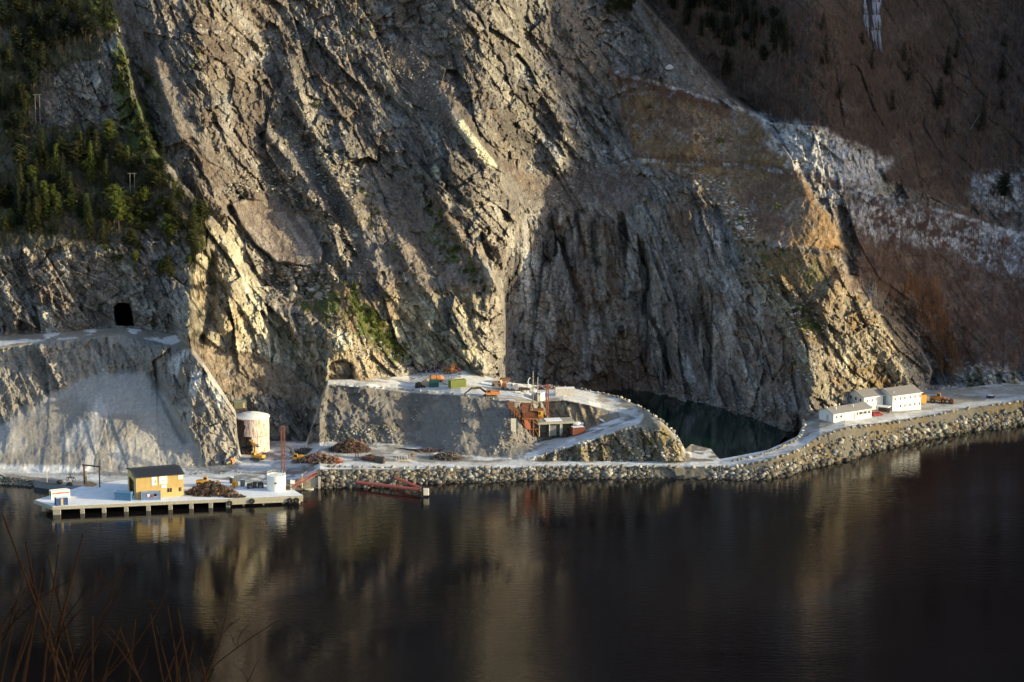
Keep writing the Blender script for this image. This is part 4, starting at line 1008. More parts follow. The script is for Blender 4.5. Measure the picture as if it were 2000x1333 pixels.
for poly, n_, lo, hi, lab, grp in (
    ([(688,600),(720,600),(755,640),(800,680),(785,698),(745,670),(700,640)], 48, .7, 1.25, 'bright green shrub in the thick strip running down to the platform', 'shrubs of the lower green strip'),
    ([(640,560),(680,545),(710,560),(700,600),(650,590)], 16, .6, 1.1, 'shrub on the brown shoulder above the lower green strip', 'shrubs on the brown shoulder'),
    ([(810,370),(840,390),(880,440),(940,530),(950,560),(910,550),(860,510),(850,440)], 46, .6, 1.15, 'shrub in the long green streak on the middle slope', 'shrubs of the long green streak'),
    ([(700,330),(730,370),(770,470),(810,540),(780,540),(730,480),(700,400)], 26, .5, .95, 'low shrub on the stony slope left of the long green streak', 'shrubs on the stony slope'),
    ([(180,-10),(222,0),(235,80),(200,60)], 16, .9, 1.5, 'dense shrub at the top edge of the left wood', 'shrubs at the top edge'),
    ([(215,90),(240,100),(250,190),(225,180)], 18, .8, 1.3, 'shrub in the green gully beside the left wood', 'shrubs in the green gully'),
    ([(265,140),(290,150),(320,180),(300,190)], 8, .8, 1.2, 'shrub on the ledge right of the green gully', 'shrubs on the upper left ledge'),
    ([(245,200),(290,210),(300,300),(320,330),(270,290)], 30, .8, 1.5, 'shrub in the green wedge above the pine wood', 'shrubs of the green wedge'),
    ([(1545,605),(1600,600),(1612,650),(1590,665)], 22, .6, 1.1, 'yellow green shrub on the spur behind the white house', 'shrubs on the spur'),
    ([(1440,470),(1500,470),(1500,485),(1450,485)], 8, .6, 1.0, 'shrub on the ledge at the top of the spur', 'shrubs on the spur ledge'),
    ([(1440,480),(1455,490),(1460,580),(1500,610),(1450,560)], 9, .6, 1.0, 'shrub hanging on the edge between spur and great face', 'shrubs on the face edge'),
    ([(360,100),(400,100),(400,140),(370,130)], 8, .7, 1.1, 'shrub on the upper left rock face', 'shrubs on the upper left face'),
    ([(640,50),(740,50),(740,75),(650,70)], 8, .5, .9, 'shrub on the high track across the face', 'shrubs on the high track'),
    ([(1880,735),(1990,735),(1990,755),(1890,765)], 14, .8, 1.4, 'shrub beside the road at the right edge', 'shrubs at the right road edge'),
    ([(340,470),(400,500),(380,530),(330,560),(310,520)], 12, .6, 1.0, 'shrub clinging to the bright cliff edge above the tunnel', 'shrubs on the bright cliff edge')):
    scatter(poly, n_, 'M', 3.5, lambda L_, x, y: bush(L_, rng.uniform(lo, hi), lab, grp))
for x, y, r_, lab in ((1407,278,1.5,'round dark bush alone on the upper brown terrace'),(1268,212,1.2,'dark bush pair on the brown slope below the scree'),(1519,408,1.2,'dark bush near the top of the lower heath'),(1448,430,1.2,'dark bush on the lower heath beside the pale boulder'),(1553,712,1.3,'green bush at the foot of the great face near the houses'),(618,212,1.6,'olive bush on the lip of the hollow face')):
    bush(onM(x, y), r_, lab, None)
# bare birch woodland: one mass
TW = []; V = []; Fq = []; Cc = []; o_ = 0
def bare(p, h, tint, R):
    global o_
    tint = tuple(k * 1.5 for k in tint)
    tx, ty = R.gauss(0,.05)*h, R.gauss(0,.05)*h
    def sl(a, b, w, c):
        global o_
        V.extend([(a[0]-w,a[1],a[2]),(a[0]+w,a[1],a[2]),(b[0]+w*.3,b[1],b[2]),(b[0]-w*.3,b[1],b[2]), (a[0],a[1]-w,a[2]),(a[0],a[1]+w,a[2]),(b[0],b[1]+w*.3,b[2]),(b[0],b[1]-w*.3,b[2])])
        Fq.extend([(o_,o_+1,o_+2,o_+3),(o_+4,o_+5,o_+6,o_+7)]); Cc.extend([c]*8); o_ += 8
    top = (p[0]+tx, p[1]+ty, p[2]+h); sl(p, top, .05+.004*h, tuple(k*1.3 for k in tint))
    for i in range(int(5+h*1.3)):
        u = R.uniform(.25,.95); a = R.uniform(0,6.28); r = h*.26*(1.05-u)+.3; s0 = (p[0]+tx*u, p[1]+ty*u, p[2]+h*u)
        e = (s0[0]+math.cos(a)*r, s0[1]+math.sin(a)*r, s0[2]+r*R.uniform(.6,1.5)); sl(s0, e, .035, tint)
        for _ in range(2):
            sl(tuple(s0[k]+(e[k]-s0[k])*.6 for k in range(3)), (e[0]+R.gauss(0,.4), e[1]+R.gauss(0,.4), e[2]+R.uniform(.1,.8)), .022, tint)
for n_, pl, h0, h1, tints in ((1100, [(1255,-30),(1340,90),(1440,195),(1600,262),(1740,330),(1860,400),(2030,450),(2030,-30)], 3.5, 8, [(.075,.045,.036),(.055,.035,.03),(.095,.055,.04)]),
        (700, [(1660,540),(1750,470),(1800,420),(2030,500),(2030,730),(1950,735),(1850,740),(1800,660),(1720,590)], 3, 7, [(.10,.05,.035),(.075,.04,.032)]),
        (330, [(1760,560),(1830,560),(1880,740),(1840,740),(1800,660)], 3, 7.5, [(.22,.10,.045),(.18,.09,.05)]),
        (260, [(1660,380),(1800,410),(1850,470),(1700,480),(1640,440)], 1.5, 3, [(.09,.05,.045)]),
        (240, [(1180,130),(1300,170),(1430,215),(1420,235),(1290,190),(1200,160)], 1.2, 2.6, [(.11,.055,.045)]),
        (260, [(1235,300),(1500,325),(1640,360),(1640,372),(1500,340),(1240,318)], 1.0, 2.2, [(.11,.06,.045)]),
        (160, [(1100,340),(1230,330),(1230,390),(1130,400)], 1.0, 2.4, [(.09,.055,.045)]),
        (420, [(0,0),(220,0),(215,110),(110,150),(60,280),(270,290),(400,440),(230,480),(0,480)], 2.5, 5.5, [(.06,.045,.03),(.045,.04,.025)]),
        (70, [(1600,470),(1640,500),(1650,540),(1630,570)], 1.0, 2.4, [(.16,.09,.045)])):
    pts = inpoly(n_, pl); PP = samp_many([p[0] for p in pts], [p[1] for p in pts], 'M')
    for p in PP: bare(tuple(p - np.array([0,0,.3])), rng.uniform(h0, h1), rng.choice(tints), rng)
tag(raw_mesh('bare_woodland', np.array(V), np.array(Fq), MATS['brushwood'], np.array(Cc)), 'leafless birch scrub covering the slopes', 'woodland', kind='stuff')
# ------------------------------------------------------------------ the pier and what stands on it
DZ = 2.8
pz = thing('concrete_pier', 'long concrete pier on columns with a snowy deck along the shore', 'pier', (0,0,0))
def gw(px, py, z): v = G(px, py, z); return (float(v[0]), float(v[1]))
dk = [gw(103,990,DZ), gw(592,968,DZ), gw(570,955,DZ), gw(500,945,DZ), gw(380,932,DZ), gw(240,938,DZ), gw(160,950,DZ), gw(67,977,DZ)]
MB().poly(dk, DZ-.7, DZ-.06).build('deck', MATS['concrete'], pz)
sn = [(x*(1-.004)+.004*dk[3][0], y+.25) for x, y in dk]; MB().poly(sn, DZ-.06, DZ).build('snow_cover', mat('deck_snow', (.66,.66,.70), .85, var=.12, scale=.35), pz)
A_ = Vector((*dk[0], 0)); B_ = Vector((*dk[1], 0)); dr = (B_-A_).normalized(); pr = Vector((-dr.y, dr.x, 0))
mb = MB()
for p0, p1, zt, zb in ((A_, B_, DZ-.1, DZ-1.05),): mb.beam(p0+Vector((0,0,(zt+zb)/2))+pr*.1, p1+Vector((0,0,(zt+zb)/2))+pr*.1, .45, zt-zb)
Lf = Vector((*dk[7], 0)); mb.beam(A_+Vector((0,0,DZ-.6)), Lf+Vector((0,0,DZ-.6)), .45, 1.0); mb.build('edge_beam', MATS['concrete'], pz)
Lp = (B_-A_).length
for i, px_ in enumerate((105, 157, 199, 242, 285, 328, 369, 407, 441)):
    f = (px_-103)/489.; p = A_+dr*Lp*f+pr*.5; w = 1.25 if i else 2.4
    MB().beam(p+dr*w*.4+Vector((0,0,-1.5)), p+dr*w*.4+Vector((0,0,DZ-1.0)), w, 1.1).build('column', MATS['concrete'], pz)
p = A_+dr*Lp*.70+pr*.35; MB().beam(p+Vector((0,0,DZ-1.55)), B_-dr*.05+pr*.35+Vector((0,0,DZ-1.55)), .7, 1.0).build('quay_face', MATS['concrete'], pz)
for f in (.76, .84, .92, .985): q_ = A_+dr*Lp*f+pr*1.6; MB().tube(q_+Vector((0,0,-1.5)), q_+Vector((0,0,DZ-.8)), .45).build('column', MATS['concrete'], pz)
p = Lf+(A_-Lf)*.5; MB().beam(p+Vector((0,1,-1.5)), p+Vector((0,1,DZ-1)), 1.3, 1.1).build('column', MATS['concrete'], pz)
for px_, dz in ((447,1.35),(491,1.7),(566,1.35),(579,1.35)):
    f = (px_-103)/489.; q = A_+dr*Lp*f-pr*.35
    t = thing('tyre_fender', {447:'leftmost black tyre hanging on the pier edge',491:'black tyre hanging high on the pier edge, second from the left',566:'left tyre of the pair at the right end of the pier',579:'right tyre of the pair at the right end of the pier'}[px_], 'tyre', q+Vector((0,0,dz)), math.atan2(dr.y, dr.x), 'tyres hung on the pier')
    MB().torus((0,0,0), .62, .27).build('tyre', MATS['tyre'], t); MB().beam((0,0,.7),(0,.1,1.5),.05).build('chain', MATS['dark_steel'], t)
def on_deck(px, py): return Vector(G(px, py, DZ))

# yellow shed
loc, rz, L = F2((266.5,976), (355.5,971.5), DZ); rz = math.radians(19); L = 15.7
W = 13.0; Hh = 7.2
sh = thing('yellow_shed', 'yellow clad storage shed with dark low roof and open gable on the pier', 'shed', loc, rz)
mb = MB(); mb.box(0,0,0,L,.2,Hh); mb.box(0,W-.2,0,L,W,Hh); mb.box(L-.2,.2,0,L,W-.2,Hh)
mb.box(0,.2,0,.2,W*.27,Hh); mb.box(0,W*.86,0,.2,W-.2,Hh); mb.box(0,W*.27,Hh-1.9,.2,W*.86,Hh)
mb.xprism([(0,Hh),(W,Hh),(W/2,Hh+.9)], 0, .2); mb.xprism([(0,Hh),(W,Hh),(W/2,Hh+.9)], L-.2, L)
for i in range(40): mb.box(i*L/40,-.05,2.6,i*L/40+.08,0,Hh)
mb.build('wall', MATS['yellow_clad'], sh)
mb = MB(); mb.xprism([(-.5,Hh-.02),(W/2,Hh+1.0),(W+.5,Hh-.02),(W+.5,Hh+.2),(W/2,Hh+1.25),(-.5,Hh+.2)], -.5, L+.4)
for i in range(1,26): mb.xprism([(-.5,Hh+.2),(W/2,Hh+1.25),(W/2,Hh+1.32),(-.5,Hh+.27)], i*L/26, i*L/26+.06)
mb.build('roof', MATS['roof_dark'], sh)
MB().box(.25,.3,.02,L-.3,W-.3,.06).build('floor', MATS['black'], sh); MB().box(1.2,W*.3,0,4.6,W*.5,3.6).build('stored_crate', MATS['pale_blue'], sh)
for x0, x1 in ((10.2,11.7),(14.0,14.85)):
    x0 *= L/15.6; x1 *= L/15.6; w = MB().box(x0,-.06,1.6,x1,-.01,2.9).build('window', MATS['dark_glass'], sh)
    MB().box(x0-.08,-.09,1.5,x1+.08,-.061,1.6).box(x0-.08,-.09,2.9,x1+.08,-.061,3.0).box((x0+x1)/2-.04,-.09,1.6,(x0+x1)/2+.04,-.061,2.9).build('frame', MATS['tan'], w)
def strokes(mb, x0, z0, n, h, step, y):
    """a line of short dark letter strokes too blurred in the photograph to read"""
    R = random.Random(int(x0*100+n))
    for i in range(n):
        if R.random() < .12: continue
        a = x0+i*step; mb.box(a,y-.02,z0,a+step*.22,y,z0+h)
        if R.random() < .7: mb.box(a+step*.22,y-.02,z0+h*R.choice([0,.4,.8]),a+step*.7,y,z0+h*R.choice([.95,.6,1.0])+.001)
k = L/15.6
for nm, x0, x1, z0, z1 in (('sign_board',5.1,6.7,4.3,7.1),('sign_board',7.6,10.2,4.5,7.1),('sign_board',13.9,15.4,5.6,7.0),('sign_board',8.3,10.0,3.1,4.2)):
    s_ = MB().box(x0*k,-.14,z0,x1*k,-.06,z1).build(nm, MATS['white_paint'], sh); mb = MB()
    if z0 == 4.3: mb.add([(x0*k+.85,-.16,5.1),(x0*k+1.35,-.16,5.1),(x0*k+1.4,-.16,6.3)],[(0,1,2)]); mb.build('red_emblem', MATS['life_red'], s_); mb = MB(); strokes(mb, x0*k+.55, 4.75, 5, .22, .18, -.14); mb.build('lettering', MATS['dark_steel'], s_)
    elif z0 == 4.5: strokes(mb, 7.75*k, 5.55, 9, .30, .24, -.14); strokes(mb, 7.75*k, 5.0, 8, .28, .22, -.14); mb.build('lettering', MATS['dark_steel'], s_)
    elif z0 == 5.6: strokes(mb, 14.2*k, 6.35, 6, .22, .17, -.14); strokes(mb, 14.4*k, 5.95, 4, .18, .17, -.14); mb.build('lettering', MATS['dark_steel'], s_)
MB().tube((-.25,W*.45,Hh-.6),(-.05,W*.45,Hh-.6),.22).build('wall_lamp', MATS['plant_orange'], sh)

def container(name, label, pL, pR, z, depth, h, m, trim=None, rusty=False, L=None, group=None, snowy=False):
    loc, rz, L0 = F2(pL, pR, z); L = L or L0
    t = thing(name, label, 'container', loc, rz, group); b = MB()
    b.box(.1,.1,.1,L-.1,depth-.1,h-.08)
    n = int(L/.28)
    for i in range(n): x = .15+i*(L-.3)/n; b.box(x,.03,.2,x+.13,.1,h-.15); b.box(x,depth-.1,.2,x+.13,depth-.03,h-.15)
    n = int(depth/.28)
    for i in range(n): y = .15+i*(depth-.3)/n; b.box(.03,y,.2,.1,y+.13,h-.15); b.box(L-.1,y,.2,L-.03,y+.13,h-.15)
    b.build('shell', m, t); f = MB()
    for x in (0,L-.14):
        for y in (0,depth-.14): f.box(x,y,0,x+.14,y+.14,h)
    for y in (0,depth-.14): f.box(.14,y,0,L-.14,y+.14,.16); f.box(.14,y,h-.14,L-.14,y+.14,h)
    for x in (0,L-.14): f.box(x,.14,0,x+.14,depth-.14,.16); f.box(x,.14,h-.14,x+.14,depth-.14,h)
    f.build('frame', trim or m, t)
    if snowy: MB().box(.2,.2,h-.06,L-.2,depth-.2,h+.03).build('snow_cover', MATS['snow'], t)
    return t, L
container('shipping_container', 'bright blue corrugated container in front of the shed opening', (223,977.5), (256,979), DZ, 2.5, 2.7, MATS['blue_steel'])
t, L = container('workshop_container', 'pale blue container with window and lifebuoy leaning on the yellow wall', (276,978), (314,977), DZ, 2.4, 2.6, MATS['pale_blue'])
w = MB().box(L*.32,-.06,1.1,L*.44,.02,2.1).build('notice', MATS['white_paint'], t); w = MB().box(L*.66,-.06,1.2,L*.8,.02,2.1).build('window', MATS['dark_glass'], t); MB().box(L*.64,-.09,1.1,L*.82,-.061,1.2).build('sill', MATS['white_paint'], w)
MB().torus((L*.54,-.12,1.4), .32, .1).build('lifebuoy', MATS['life_red'], t)
t, L = container('striped_hut', 'white site hut with a red stripe at the left end of the pier', (100.5,976.5), (137,972.5), DZ, 2.4, 2.75, MATS['white_paint'])
MB().box(.15,-.03,1.7,L-.1,.025,2.05).build('stripe', MATS['red_paint'], t); mb = MB(); strokes(mb, 2.1, 2.15, 10, .22, .2, .02); mb.build('lettering', MATS['red_paint'], t); MB().box(-.03,.4,.9,.02,2.0,2.4).build('door', MATS['green_steel'], t)
t, L = container('blue_box', 'small deep blue steel box with a beige door at the pier corner', (110.5,989), (133,986.5), DZ, 2.2, 2.5, MATS['deep_blue'])
MB().box(L*.38,-.04,.1,L*.58,.02,2.3).build('door', MATS['tan'], t); MB().box(.1,.1,2.44,L-.1,2.1,2.53).build('lid', MATS['snow'], t)

# white tank with railing
c = on_deck(540, 956.5); t = thing('white_tank', 'round white tank with a railing on top at the right end of the pier', 'tank', c)
MB().lathe([(0,0),(3.1,0),(3.1,4.2),(3.0,4.2),(3.0,4.25),(3.12,4.25),(3.12,5.1),(3.0,5.1),(3.0,4.9),(0,4.9)], 40).build('shell', MATS['white_paint'], t)
mb = MB(); mb.torus((0,0,5.9), 3.0, .035, 30, 4, 'z'); mb.torus((0,0,5.5), 3.0, .03, 30, 4, 'z')
for i in range(14): a = i*2*math.pi/14; mb.tube((3*math.cos(a),3*math.sin(a),5.0),(3*math.cos(a),3*math.sin(a),5.9),.035,n=5)
mb.build('railing', MATS['white_paint'], t); MB().box(-.4,-3.25,2.6,.4,-3.05,3.2).build('hatch', MATS['steel_grey'], t)
for px_, pz_, r_, h_, m_, nm, lab in ((474,950,.8,2.3,'steel_grey','steel_drum','squat grey drum among the gear left of the white tank'),(453,944,.75,2.0,'dark_steel','steel_drum','dark drum standing behind the scrap pile')):
    t = thing(nm, lab, 'drum', on_deck(px_, pz_)); MB().lathe([(0,0),(r_,0),(r_,h_*.48),(r_+.05,h_*.5),(r_,h_*.52),(r_,h_),(0,h_)], 18).build('body', MATS[m_], t); MB().lathe([(0,h_+.002),(r_*.95,h_+.002),(r_*.9,h_+.1),(0,h_+.12)], 18).build('lid', MATS['snow'], t)
def bucket(parent, c, w, s, m, name='bucket', flip=1):
    """open scoop seen from the side, width along y"""
    pts = [(0,0),(.9,-.15),(1.15,.05),(1.05,.25),(.35,.2),(.1,.55),(.25,1.0),(.5,1.25),(.4,1.35),(-.05,1.1),(-.25,.5)]
    mb = MB(); mb.prism([(c[0]+flip*x*s, c[2]+z*s) for x, z in pts], c[1]-w/2, c[1]+w/2)
    sd = [(0,0),(.95,-.1),(.5,1.25),(-.05,1.1),(-.2,.5)]
    for y in (-w/2, w/2-.06): mb.prism([(c[0]+flip*x*s, c[2]+z*s) for x, z in sd], c[1]+y, c[1]+y+.06)
    return mb.build(name, m, parent)
t = thing('loader_bucket', 'yellow digger bucket lying left of the grey drum', 'bucket', on_deck(461,953), 2.8); bucket(t, (0,0,.2), 2.2, 1.5, MATS['plant_yellow'])
# gear pile beside the tank
t = thing('engine_block', 'dark machine parts on the deck left of the white tank', 'machinery', on_deck(498,953.5), .2)
mb = MB(); mb.bbox(-2.6,-.8,0,-.9,1,1.5); mb.bbox(-.7,-.6,0,.6,.9,2.0); mb.bbox(.9,-.8,0,2.8,.8,1.5); mb.tube((-2.5,0,1.6),(2.6,0,1.8),.12); mb.build('housing', MATS['dark_steel'], t); mb = MB(); mb.wheel((-1.6,-.9,.6),.5,.2); mb.wheel((1.7,-.9,.6),.5,.2); mb.build('flywheel', MATS['steel_grey'], t)
t = thing('cable_box', 'grey cabinet beside the foot of the white tank', 'cabinet', on_deck(563,957)); MB().bbox(-.8,-.6,0,.8,.6,1.7).build('body', MATS['steel_grey'], t); MB().box(-.6,-.63,.2,.6,-.6,1.5).build('door', MATS['dark_steel'], t)
t = thing('notice_board', 'white board on a post at the head of the red gangway', 'sign', on_deck(569,955.5)); MB().box(-.12,-.1,0,.12,.1,3.2).build('post', MATS['white_paint'], t); MB().box(-.3,-.2,1.7,1.2,-.1,3.0).build('panel', MATS['white_paint'], t)

# ---------------- heaps of scrap
SCR = [(.11,.06,.04),(.08,.05,.038),(.15,.085,.055),(.06,.05,.045),(.13,.11,.095),(.20,.10,.055),(.05,.038,.033)]
def heap(name, label, loc, rx, ry, h, n, pal=SCR, seed=1, lng=2.2, rot=0, cat='scrap heap'):
    R = random.Random(seed); t = thing(name, label, cat, loc, rot); core = MB(); core.tint = (.05,.032,.025)
    m = 14; vs = []; fs = []
    for k in range(5):
        u = k/4
        for i in range(m):
            a = 2*math.pi*i/m; j = 1+R.uniform(-.15,.15); vs.append((rx*.92*(1-u)*j*math.cos(a), ry*.92*(1-u)*j*math.sin(a), -.3+h*.85*u**.75))
    for k in range(4):
        for i in range(m): fs.append((k*m+i,k*m+(i+1)%m,(k+1)*m+(i+1)%m,(k+1)*m+i))
    core.add(vs, fs); mb = MB()
    for _ in range(n):
        a = R.uniform(0,6.28); e = R.random()**.55; z = h*max(0,(1-e))**.8*R.uniform(.7,1.08); p = Vector((math.cos(a)*e*rx, math.sin(a)*e*ry, z))
        d = Vector((R.gauss(0,1),R.gauss(0,1),R.gauss(0,.45))).normalized()*R.uniform(.3,1)*lng/2; mb.tint = tuple(c*R.uniform(.6,1.4) for c in R.choice(pal)); q = R.random()
        if q < .5: mb.beam(p-d, p+d, R.uniform(.06,.2), R.uniform(.05,.16))
        elif q < .75: mb.tube(p-d, p+d, R.uniform(.06,.16), n=5)
        else:
            s_ = Vector((-d.y,d.x,R.gauss(0,.4))).normalized()*R.uniform(.2,.6); mb.add([p-d*.5-s_,p+d*.5-s_*.6,p+d*.5+s_,p-d*.4+s_],[(0,1,2,3)])
    core.build('core', MATS['scrap'], t); mb.build('scrap_pieces', MATS['scrap'], t); return t
heap('scrap_heap', 'big tangle of rusty bars on the pier right of the yellow shed', on_deck(412,964), 8.2, 4.8, 4.2, 800, seed=3, lng=3.0)
heap('scrap_heap', 'low flat tail of scrap on the pier edge in front of the drums', on_deck(458,971), 3.6, 1.5, 1.1, 160, seed=4)
def onP(px, py): return Vector(onF(px, py))
heap('scrap_heap', 'tall brown scrap cone standing alone at the foot of the quarry wall', onP(683,880), 7.2, 4.5, 4.4, 620, [(.11,.06,.045),(.08,.05,.04),(.16,.09,.06),(.06,.05,.05)], 5)
heap('scrap_heap', 'reddish scrap heap right behind the small excavator', onP(622,901), 8.0, 3.2, 2.9, 620, [(.17,.10,.085),(.13,.085,.07),(.24,.17,.14),(.09,.06,.055)], 6)
heap('scrap_heap', 'orange scraps at the right end of the reddish heap', onP(657,904), 1.8, 1.2, 2.0, 70, [(.40,.13,.05),(.28,.10,.05)], 7)
heap('scrap_heap', 'low dark scrap pile at the rear left of the quarry floor', onP(598,884), 5.6, 2.4, 1.7, 260, [(.05,.05,.05),(.09,.06,.05),(.12,.12,.12)], 8)
heap('scrap_heap', 'coral red scrap heap in the middle of the quarry floor', onP(724,898), 3.8, 2.2, 2.0, 180, [(.30,.13,.095),(.18,.10,.08),(.08,.05,.045)], 9)
heap('scrap_heap', 'grey brown scrap pile at the right of the quarry floor', onP(873,896), 5.8, 3.0, 2.6, 400, [(.13,.11,.10),(.09,.075,.07),(.17,.14,.12)], 10)
heap('scrap_heap', 'flat line of scrap along the foot of the gravel slope', onP(835,882), 6.5, 1.4, .9, 170, [(.13,.08,.07),(.09,.06,.05)], 11)
heap('junk_heap', 'pale mixed junk heaped at the cliff foot behind the orange tank', onP(848,722), 8.0, 4.5, 2.2, 420, [(.45,.38,.36),(.25,.20,.22),(.5,.48,.42),(.12,.12,.14),(.30,.12,.08)], 12, 1.8, cat='junk heap')
heap('junk_heap', 'yellow and red junk at the right end of the cliff foot pile', onP(884,727), 3.6, 2.5, 3.2, 200, [(.5,.30,.05),(.30,.14,.06),(.14,.12,.13),(.45,.12,.07)], 13, 1.8, cat='junk heap')
heap('junk_heap', 'scattered junk behind the pole masts on the platform', onP(1070,759), 7.0, 2.0, 1.3, 170, [(.45,.42,.38),(.12,.12,.13),(.3,.1,.06)], 14, 1.6, cat='junk heap')
t = thing('steel_beam', 'long rusty beam lying at the foot of the gravel slope', 'beam', onP(800,880), -.28); mb = MB(); mb.box(-6.5,-.18,.1,6.5,.18,.18); mb.box(-6.5,-.04,.18,6.5,.04,.5); mb.box(-6.5,-.18,.5,6.5,.18,.58); mb.build('beam', MATS['dark_steel'], t)
for i, (x, lab) in enumerate(((695,'left of two short brown posts on the quarry floor'),(699.5,'right of two short brown posts on the quarry floor'))):
    t = thing('steel_post', lab, 'post', onP(x,894)); MB().beam((0,0,-.2),(0,0,1.7),.35,.35).build('shaft', MATS['rust'], t); MB().box(-.3,-.3,1.7,.3,.3,1.8).build('cap', MATS['dark_steel'], t)
t = thing('steel_tank', 'dark horizontal cylinder tank on the quarry floor', 'tank', onP(745,905), -.25); mb = MB(); mb.lathe([(0,0),(1.0,.1),(1.15,.3),(1.15,3.2),(1.0,3.4),(0,3.5)], 20); o = mb.build('body', MATS['dark_steel'], t); o.rotation_euler = (0, math.pi/2, 0); o.location = (-2.2,0,1.15)
MB().box(-1.6,-1,0,-1.3,1,.6).box(.6,-1,0,.9,1,.6).build('saddle', MATS['steel_grey'], t)
t = thing('cable_drum', 'upright rusty cable drum on the quarry floor', 'cable drum', onP(806,897), .5); mb = MB(); mb.torus((0,-.6,1.3),1.25,.12,20,6); mb.torus((0,.6,1.3),1.25,.12,20,6)
for i in range(6): a = i*math.pi/3; mb.beam((0,-.6,1.3),(1.2*math.cos(a),-.6,1.3+1.2*math.sin(a)),.1); mb.beam((0,.6,1.3),(1.2*math.cos(a),.6,1.3+1.2*math.sin(a)),.1)
mb.build('rim', MATS['steel_grey'], t); MB().tube((0,-.6,1.3),(0,.6,1.3),.6,n=14).build('core', MATS['rust'], t)
t = thing('claw_frame', 'cream coloured curved steel ribs standing up like claws', 'steel frame', onP(786,901)); mb = MB()
for i in range(6):
    x = -2.3+i*.92; mb.tube((x,0,0),(x+.3,-.3,.9),.09,n=5); mb.tube((x+.3,-.3,.9),(x+.1,-.2,1.5+.7*(i%3 == 1)),.09,.05,n=5); mb.tube((x,0,0),(x+.6,.9,.15),.09,n=5)
mb.tube((-2.3,0,.1),(2.6,0,.1),.1,n=5); mb.build('ribs', mat('cream_steel', (.62,.48,.32), .7), t)

# ---------------- machines
def excavator(label, loc, rz, m, boomang=50, stick=-70, s=1.0, housem=None, turn=0., group=None, boommat=None, bk=True):
    t = thing('excavator', label, 'excavator', loc, rz, group); t.scale = (s,s,s); housem = housem or m; bm = boommat or m
    for y in (-1.25, 1.25):
        pts = [(-1.9,.15),(-1.5,0),(1.5,0),(1.9,.15),(2.05,.45),(1.9,.75),(1.5,.9),(-1.5,.9),(-1.9,.75),(-2.05,.45)]
        tr = MB().prism(pts, y-.3, y+.3).build('track', MATS['dark_steel'], t); mb = MB()
        for x in (-1.5,-.75,0,.75,1.5): mb.wheel((x,y,.42), .3, .66, 12)
        mb.build('roller', MATS['steel_grey'], tr)
    MB().box(-1.1,-.95,.4,1.1,.95,1.05).build('undercarriage', MATS['dark_steel'], t)
    hs = Matrix.Rotation(turn, 4, 'Z')
    def P_(mb): mb.v = [tuple(hs @ Vector(v)) for v in mb.v]; return mb
    mb = MB(); mb.bbox(-2.3,-1.3,1.1,1.1,.25,2.05,.1); mb.bbox(-2.3,.25,1.1,.1,1.3,2.0,.1); mb.box(-1.2,-1.0,2.05,-.3,.1,2.2); P_(mb).build('body', housem, t)
    P_(MB().bbox(-2.9,-1.25,1.15,-2.3,1.25,2.1,.15)).build('counterweight', housem, t)
    cb = P_(MB().prism([(.1,1.1),(1.5,1.1),(1.6,1.9),(1.3,2.75),(.1,2.8)], .3, 1.3)).build('cab', housem, t)
    mb = MB(); mb.box(.2,.27,1.9,1.2,.3,2.6); mb.box(.2,1.3,1.9,1.2,1.33,2.6); mb.add([(1.52,.4,1.95),(1.52,1.2,1.95),(1.34,1.2,2.65),(1.34,.4,2.65)],[(0,1,2,3)]); mb.v = [(x+.06*(i>15),y,z) for i,(x,y,z) in enumerate(mb.v)]; P_(mb).build('window', MATS['dark_glass'], cb)
    a = math.radians(boomang); b = Vector((1.0,-.2,1.5)); k = b+Vector((math.cos(a+.25),0,math.sin(a+.25)))*2.9; e = k+Vector((math.cos(a-.45),0,math.sin(a-.45)))*2.7
    def seg(p, q, w0, w1):
        d = (q-p).normalized(); n = Vector((-d.z,0,d.x)); mb = MB(); mb.prism([((p-n*w0/2).x,(p-n*w0/2).z),((q-n*w1/2).x,(q-n*w1/2).z),((q+n*w1/2).x,(q+n*w1/2).z),((p+n*w0/2).x,(p+n*w0/2).z)], p.y-.2, p.y+.2); return mb
    bo = P_(seg(b,k,.5,.75)).build('boom', bm, t); P_(seg(k,e,.75,.4)).build('boom_tip', bm, bo)
    P_(MB().tube(b+Vector((.3,-.3,-.1)), k+Vector((0,-.3,-.3)), .1)).build('hydraulic_ram', MATS['steel_grey'], bo)
    c_ = math.radians(stick); f = e+Vector((math.cos(c_),0,math.sin(c_)))*2.7; st = P_(seg(e-Vector((math.cos(c_),0,math.sin(c_)))*.5,f,.55,.3)).build('stick', bm, t)
    if bk: 
        mb = MB(); s_ = .85; pts = [(0,0),(-.2,-.5),(-.75,-1.0),(-1.2,-.95),(-1.1,-.8),(-.75,-.75),(-.4,-.35),(-.15,.2)]; mb.prism([(f.x+x*s_,f.z+z*s_) for x,z in pts],-.85,.45); P_(mb).build('bucket', MATS['dark_steel'], t)
    return t
excavator('yellow excavator reaching its arm into the torn silo', onP(502,899), 2.55, MATS['plant_yellow'], 74, -160, .98)
excavator('excavator with yellow counterweight and dark arm behind the red mast', onP(583,903), 3.05, MATS['plant_yellow'], 52, -72, 1.1, boommat=MATS['steel_grey'])
excavator('orange excavator stretching its arm left on the upper platform', onP(958,777), 3.3, MATS['plant_orange'], 22, -38, 1.12, boommat=MATS['dark_steel'])
